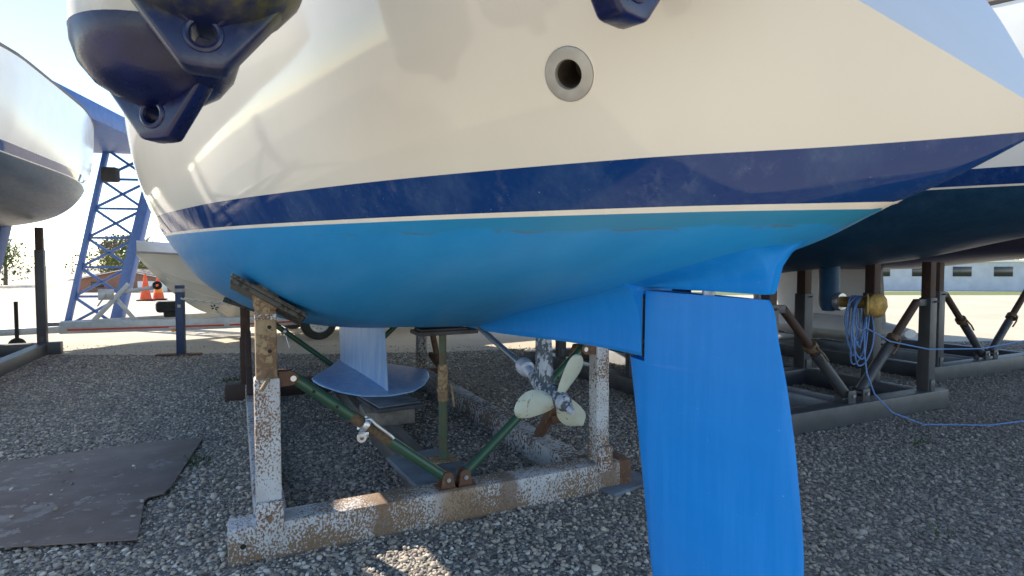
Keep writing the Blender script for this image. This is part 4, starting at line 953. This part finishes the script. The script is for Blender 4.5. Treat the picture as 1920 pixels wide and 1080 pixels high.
def lat(b):
    for k in range(6):
        f0, f1 = k/6, (k+1)/6; a0 = Vector((.18, 0, 0)).lerp(Vector((1.10, 0, 3.7)), f0); b1 = Vector((-.75, 0, 0)).lerp(Vector((.1, 0, 3.7)), f1); b0 = Vector((-.75, 0, 0)).lerp(Vector((.1, 0, 3.7)), f0); a1 = Vector((.18, 0, 0)).lerp(Vector((1.10, 0, 3.7)), f1)
        bar(b, a0, b1, .05, .05); bar(b, b0, a1, .05, .05); bar(b, b1, a1, .05, .05)
hq('lattice', lat); hq('top_beam', lambda b: box2(b, (-.4, -4.4, 3.65), (1.3, .2, 3.95), .02)); hq('sheave_block', lambda b: box2(b, (.1, -.3, 3.0), (.4, -.1, 3.3), .04), 'rubber')
# bare trees and evergreen masses
def bare_tree(label, x, y, h, seed):
    r = random.Random(seed); t = thing('bare_tree', label, 'tree', (x, y, gz(min(y, 62))), 0, 'trees along the skyline')
    tr = nb(); path(tr, [(0, 0, 0), (.1, 0, h*.2), (0, .1, h*.45)], h*.028, 7, False, lambda f: 1-.4*f); obj('trunk', tr, MT['bark'], t)
    cb = nb()
    def grow(p, d, L_, rad, n):
        q = p+d*L_; m_ = p+d*L_*.5+Vector((r.uniform(-1, 1), r.uniform(-1, 1), 0))*L_*.06; path(cb, [p, m_, q], rad, 4, False, lambda f: 1-.45*f)
        if n == 0: return
        for _ in range(4 if n > 1 else 5):
            nd = (d+Vector((r.uniform(-1, 1), r.uniform(-1, 1), r.uniform(-.15, .8)))*.75).normalized(); grow(p+d*L_*r.uniform(.45, 1), nd, L_*r.uniform(.55, .8), rad*.55, n-1)
    for _ in range(6): grow(Vector((0, .05, h*r.uniform(.25, .45))), Vector((r.uniform(-.7, .7), r.uniform(-.7, .7), 1)).normalized(), h*.22, h*.012, 3)
    obj('crown', cb, MT['bark'], t)
def leaf_tree(label, x, y, h, wd, mat, seed, cat='tree', name='evergreen_tree'):
    r = np.random.default_rng(seed); t = thing(name, label, cat, (x, y, gz(min(y, 62))), 0, 'trees along the skyline')
    b = nb(); path(b, [(0, 0, 0), (0, .05, h*.7)], h*.03, 7, False, lambda f: 1-.6*f); obj('trunk', b, MT['bark'], t)
    V, F = [], []; cl = [(r.normal(0, wd*.3), r.normal(0, wd*.3), h*(.3+.6*r.random()), wd*(.16+.16*r.random())) for _ in range(34)]
    for cx, cy, cz, cr_ in cl:
        n_ = 85; d = r.normal(size=(n_, 3)); d /= np.linalg.norm(d, axis=1)[:, None]; p = np.array([cx, cy, cz])+d*cr_*(r.random(n_)[:, None]**.4)
        for q in p:
            a, c = r.normal(size=3), r.normal(size=3); a /= np.linalg.norm(a); c /= np.linalg.norm(c); s_ = h*.022*(.6+r.random()); i = len(V); V += [(q+a*s_).tolist(), (q+c*s_).tolist(), (q-a*s_).tolist(), (q-c*s_).tolist()]; F.append((i, i+1, i+2, i+3))
    me = bpy.data.meshes.new('crown'); me.from_pydata(V, [], F); obj('crown', me, MT[mat], t, smooth=False)
bare_tree('pale bare tree on the skyline just left of the hull', -48, 75, 8.5, 1); bare_tree('bare tree on the skyline beside the hoist leg', -56, 80, 8, 2); bare_tree('bare tree far left on the skyline', -72, 82, 9.5, 3); bare_tree('bare tree on the skyline at far right', 72, 95, 9, 4)
leaf_tree('yellow green bush behind the brick outbuilding', -44, 66, 4.4, 4.5, 'leaf_y', 5, 'bush', 'leafy_bush'); leaf_tree('dark evergreen on the skyline beside the bare trees', -58, 86, 7.2, 6, 'leaf', 6); leaf_tree('broad evergreen at the far left skyline', -70, 78, 6, 8, 'leaf', 7)
leaf_tree('dark evergreen on the skyline at far right', 60, 90, 6, 8, 'leaf', 8); leaf_tree('low evergreen right of the pale shed', 82, 88, 6, 9, 'leaf_y', 9)
# pale shed and grass strip at the far right
sh = thing('pale_shed', 'long pale grey shed beyond the yard at right', 'building', (38, 66, -1.7), R(-4))
b = nb(); prism(b, [(-22, 0), (22, 0), (22, 3.2), (0, 4.2), (-22, 3.2)], 0, 10, Matrix.Rotation(R(90), 4, 'X') @ Matrix.Translation((0, 0, -10))); obj('wall', b, MT['far_wall'], sh)
for k in range(9):
    b = nb(); box2(b, (-19+4.4*k, -.05, 1.6), (-17+4.4*k, .05, 2.7), .01); obj('window', b, MT['glass'], sh)
b = nb(); box2(b, (-22.3, -.3, 3.2), (22.3, .2, 3.45), .02); obj('fascia', b, MT['white'], sh)
bm = nb(); grid(bm, [[(x, y, gz(y)+.02) for x in np.linspace(10, 80, 12)] for y in (50, 54, 58, 62)]); o = obj('grass_strip', bm, MT['grass']); struct(o, 'strip of grass before the pale shed')
# wires
for k, z in enumerate((5.2, 3.4)):
    b = nb(); path(b, [(-60+i*10, 45, z-.35*math.sin(math.pi*i/12)) for i in range(13)], .02, 5); tag(obj('overhead_wire', b, MT['rubber']), ('upper' if k == 0 else 'lower')+' thin dark wire crossing the sky at left', 'wire', 'overhead wires')
for x in (-60, 60):
    t = thing('wire_pole', 'wooden pole carrying the overhead wires on the far '+('left' if x < 0 else 'right'), 'pole', (x, 45, gz(45)), 0, 'wire poles')
    b = nb(); tube(b, (0, 0, 0), (0, 0, 7.2), .13, .09, 10); obj('shaft', b, MT['bark'], t); b = nb(); box2(b, (-.05, -.6, 6.6), (.05, .6, 6.72), .01); obj('cross_arm', b, MT['bark'], t)

# weeds pushing through the gravel
V, F = [], []
for cx, cy, n_, h in ((-2.07, 3.72, 60, .05), (-3.1, 6.35, 70, .06), (-2.0, 3.2, 40, .035), (-2.75, 5.6, 30, .04), (2.05, 2.75, 16, .03), (-1.2, 2.5, 20, .03), (2.9, 4.1, 24, .04)):
    for k in range(n_):
        x, y = cx+rng.normal(0, .06), cy+rng.normal(0, .05); a = rng.uniform(0, 6.28); hh = h*rng.uniform(.4, 1); lx_, ly_ = rng.normal(0, .4, 2)*hh; w_ = .0035; i = len(V)
        V += [(x-w_*math.cos(a), y-w_*math.sin(a), .004), (x+w_*math.cos(a), y+w_*math.sin(a), .004), (x+lx_*.5+w_*math.cos(a), y+ly_*.5+w_*math.sin(a), hh*.7), (x+lx_, y+ly_, hh), (x+lx_*.5-w_*math.cos(a), y+ly_*.5-w_*math.sin(a), hh*.7)]; F.append((i, i+1, i+2, i+3, i+4))
me = bpy.data.meshes.new('weeds'); me.from_pydata(V, [], F); tag(obj('weeds', me, MT['leaf'], smooth=False), 'small green weeds pushing up through the gravel', 'weeds', kind='stuff')
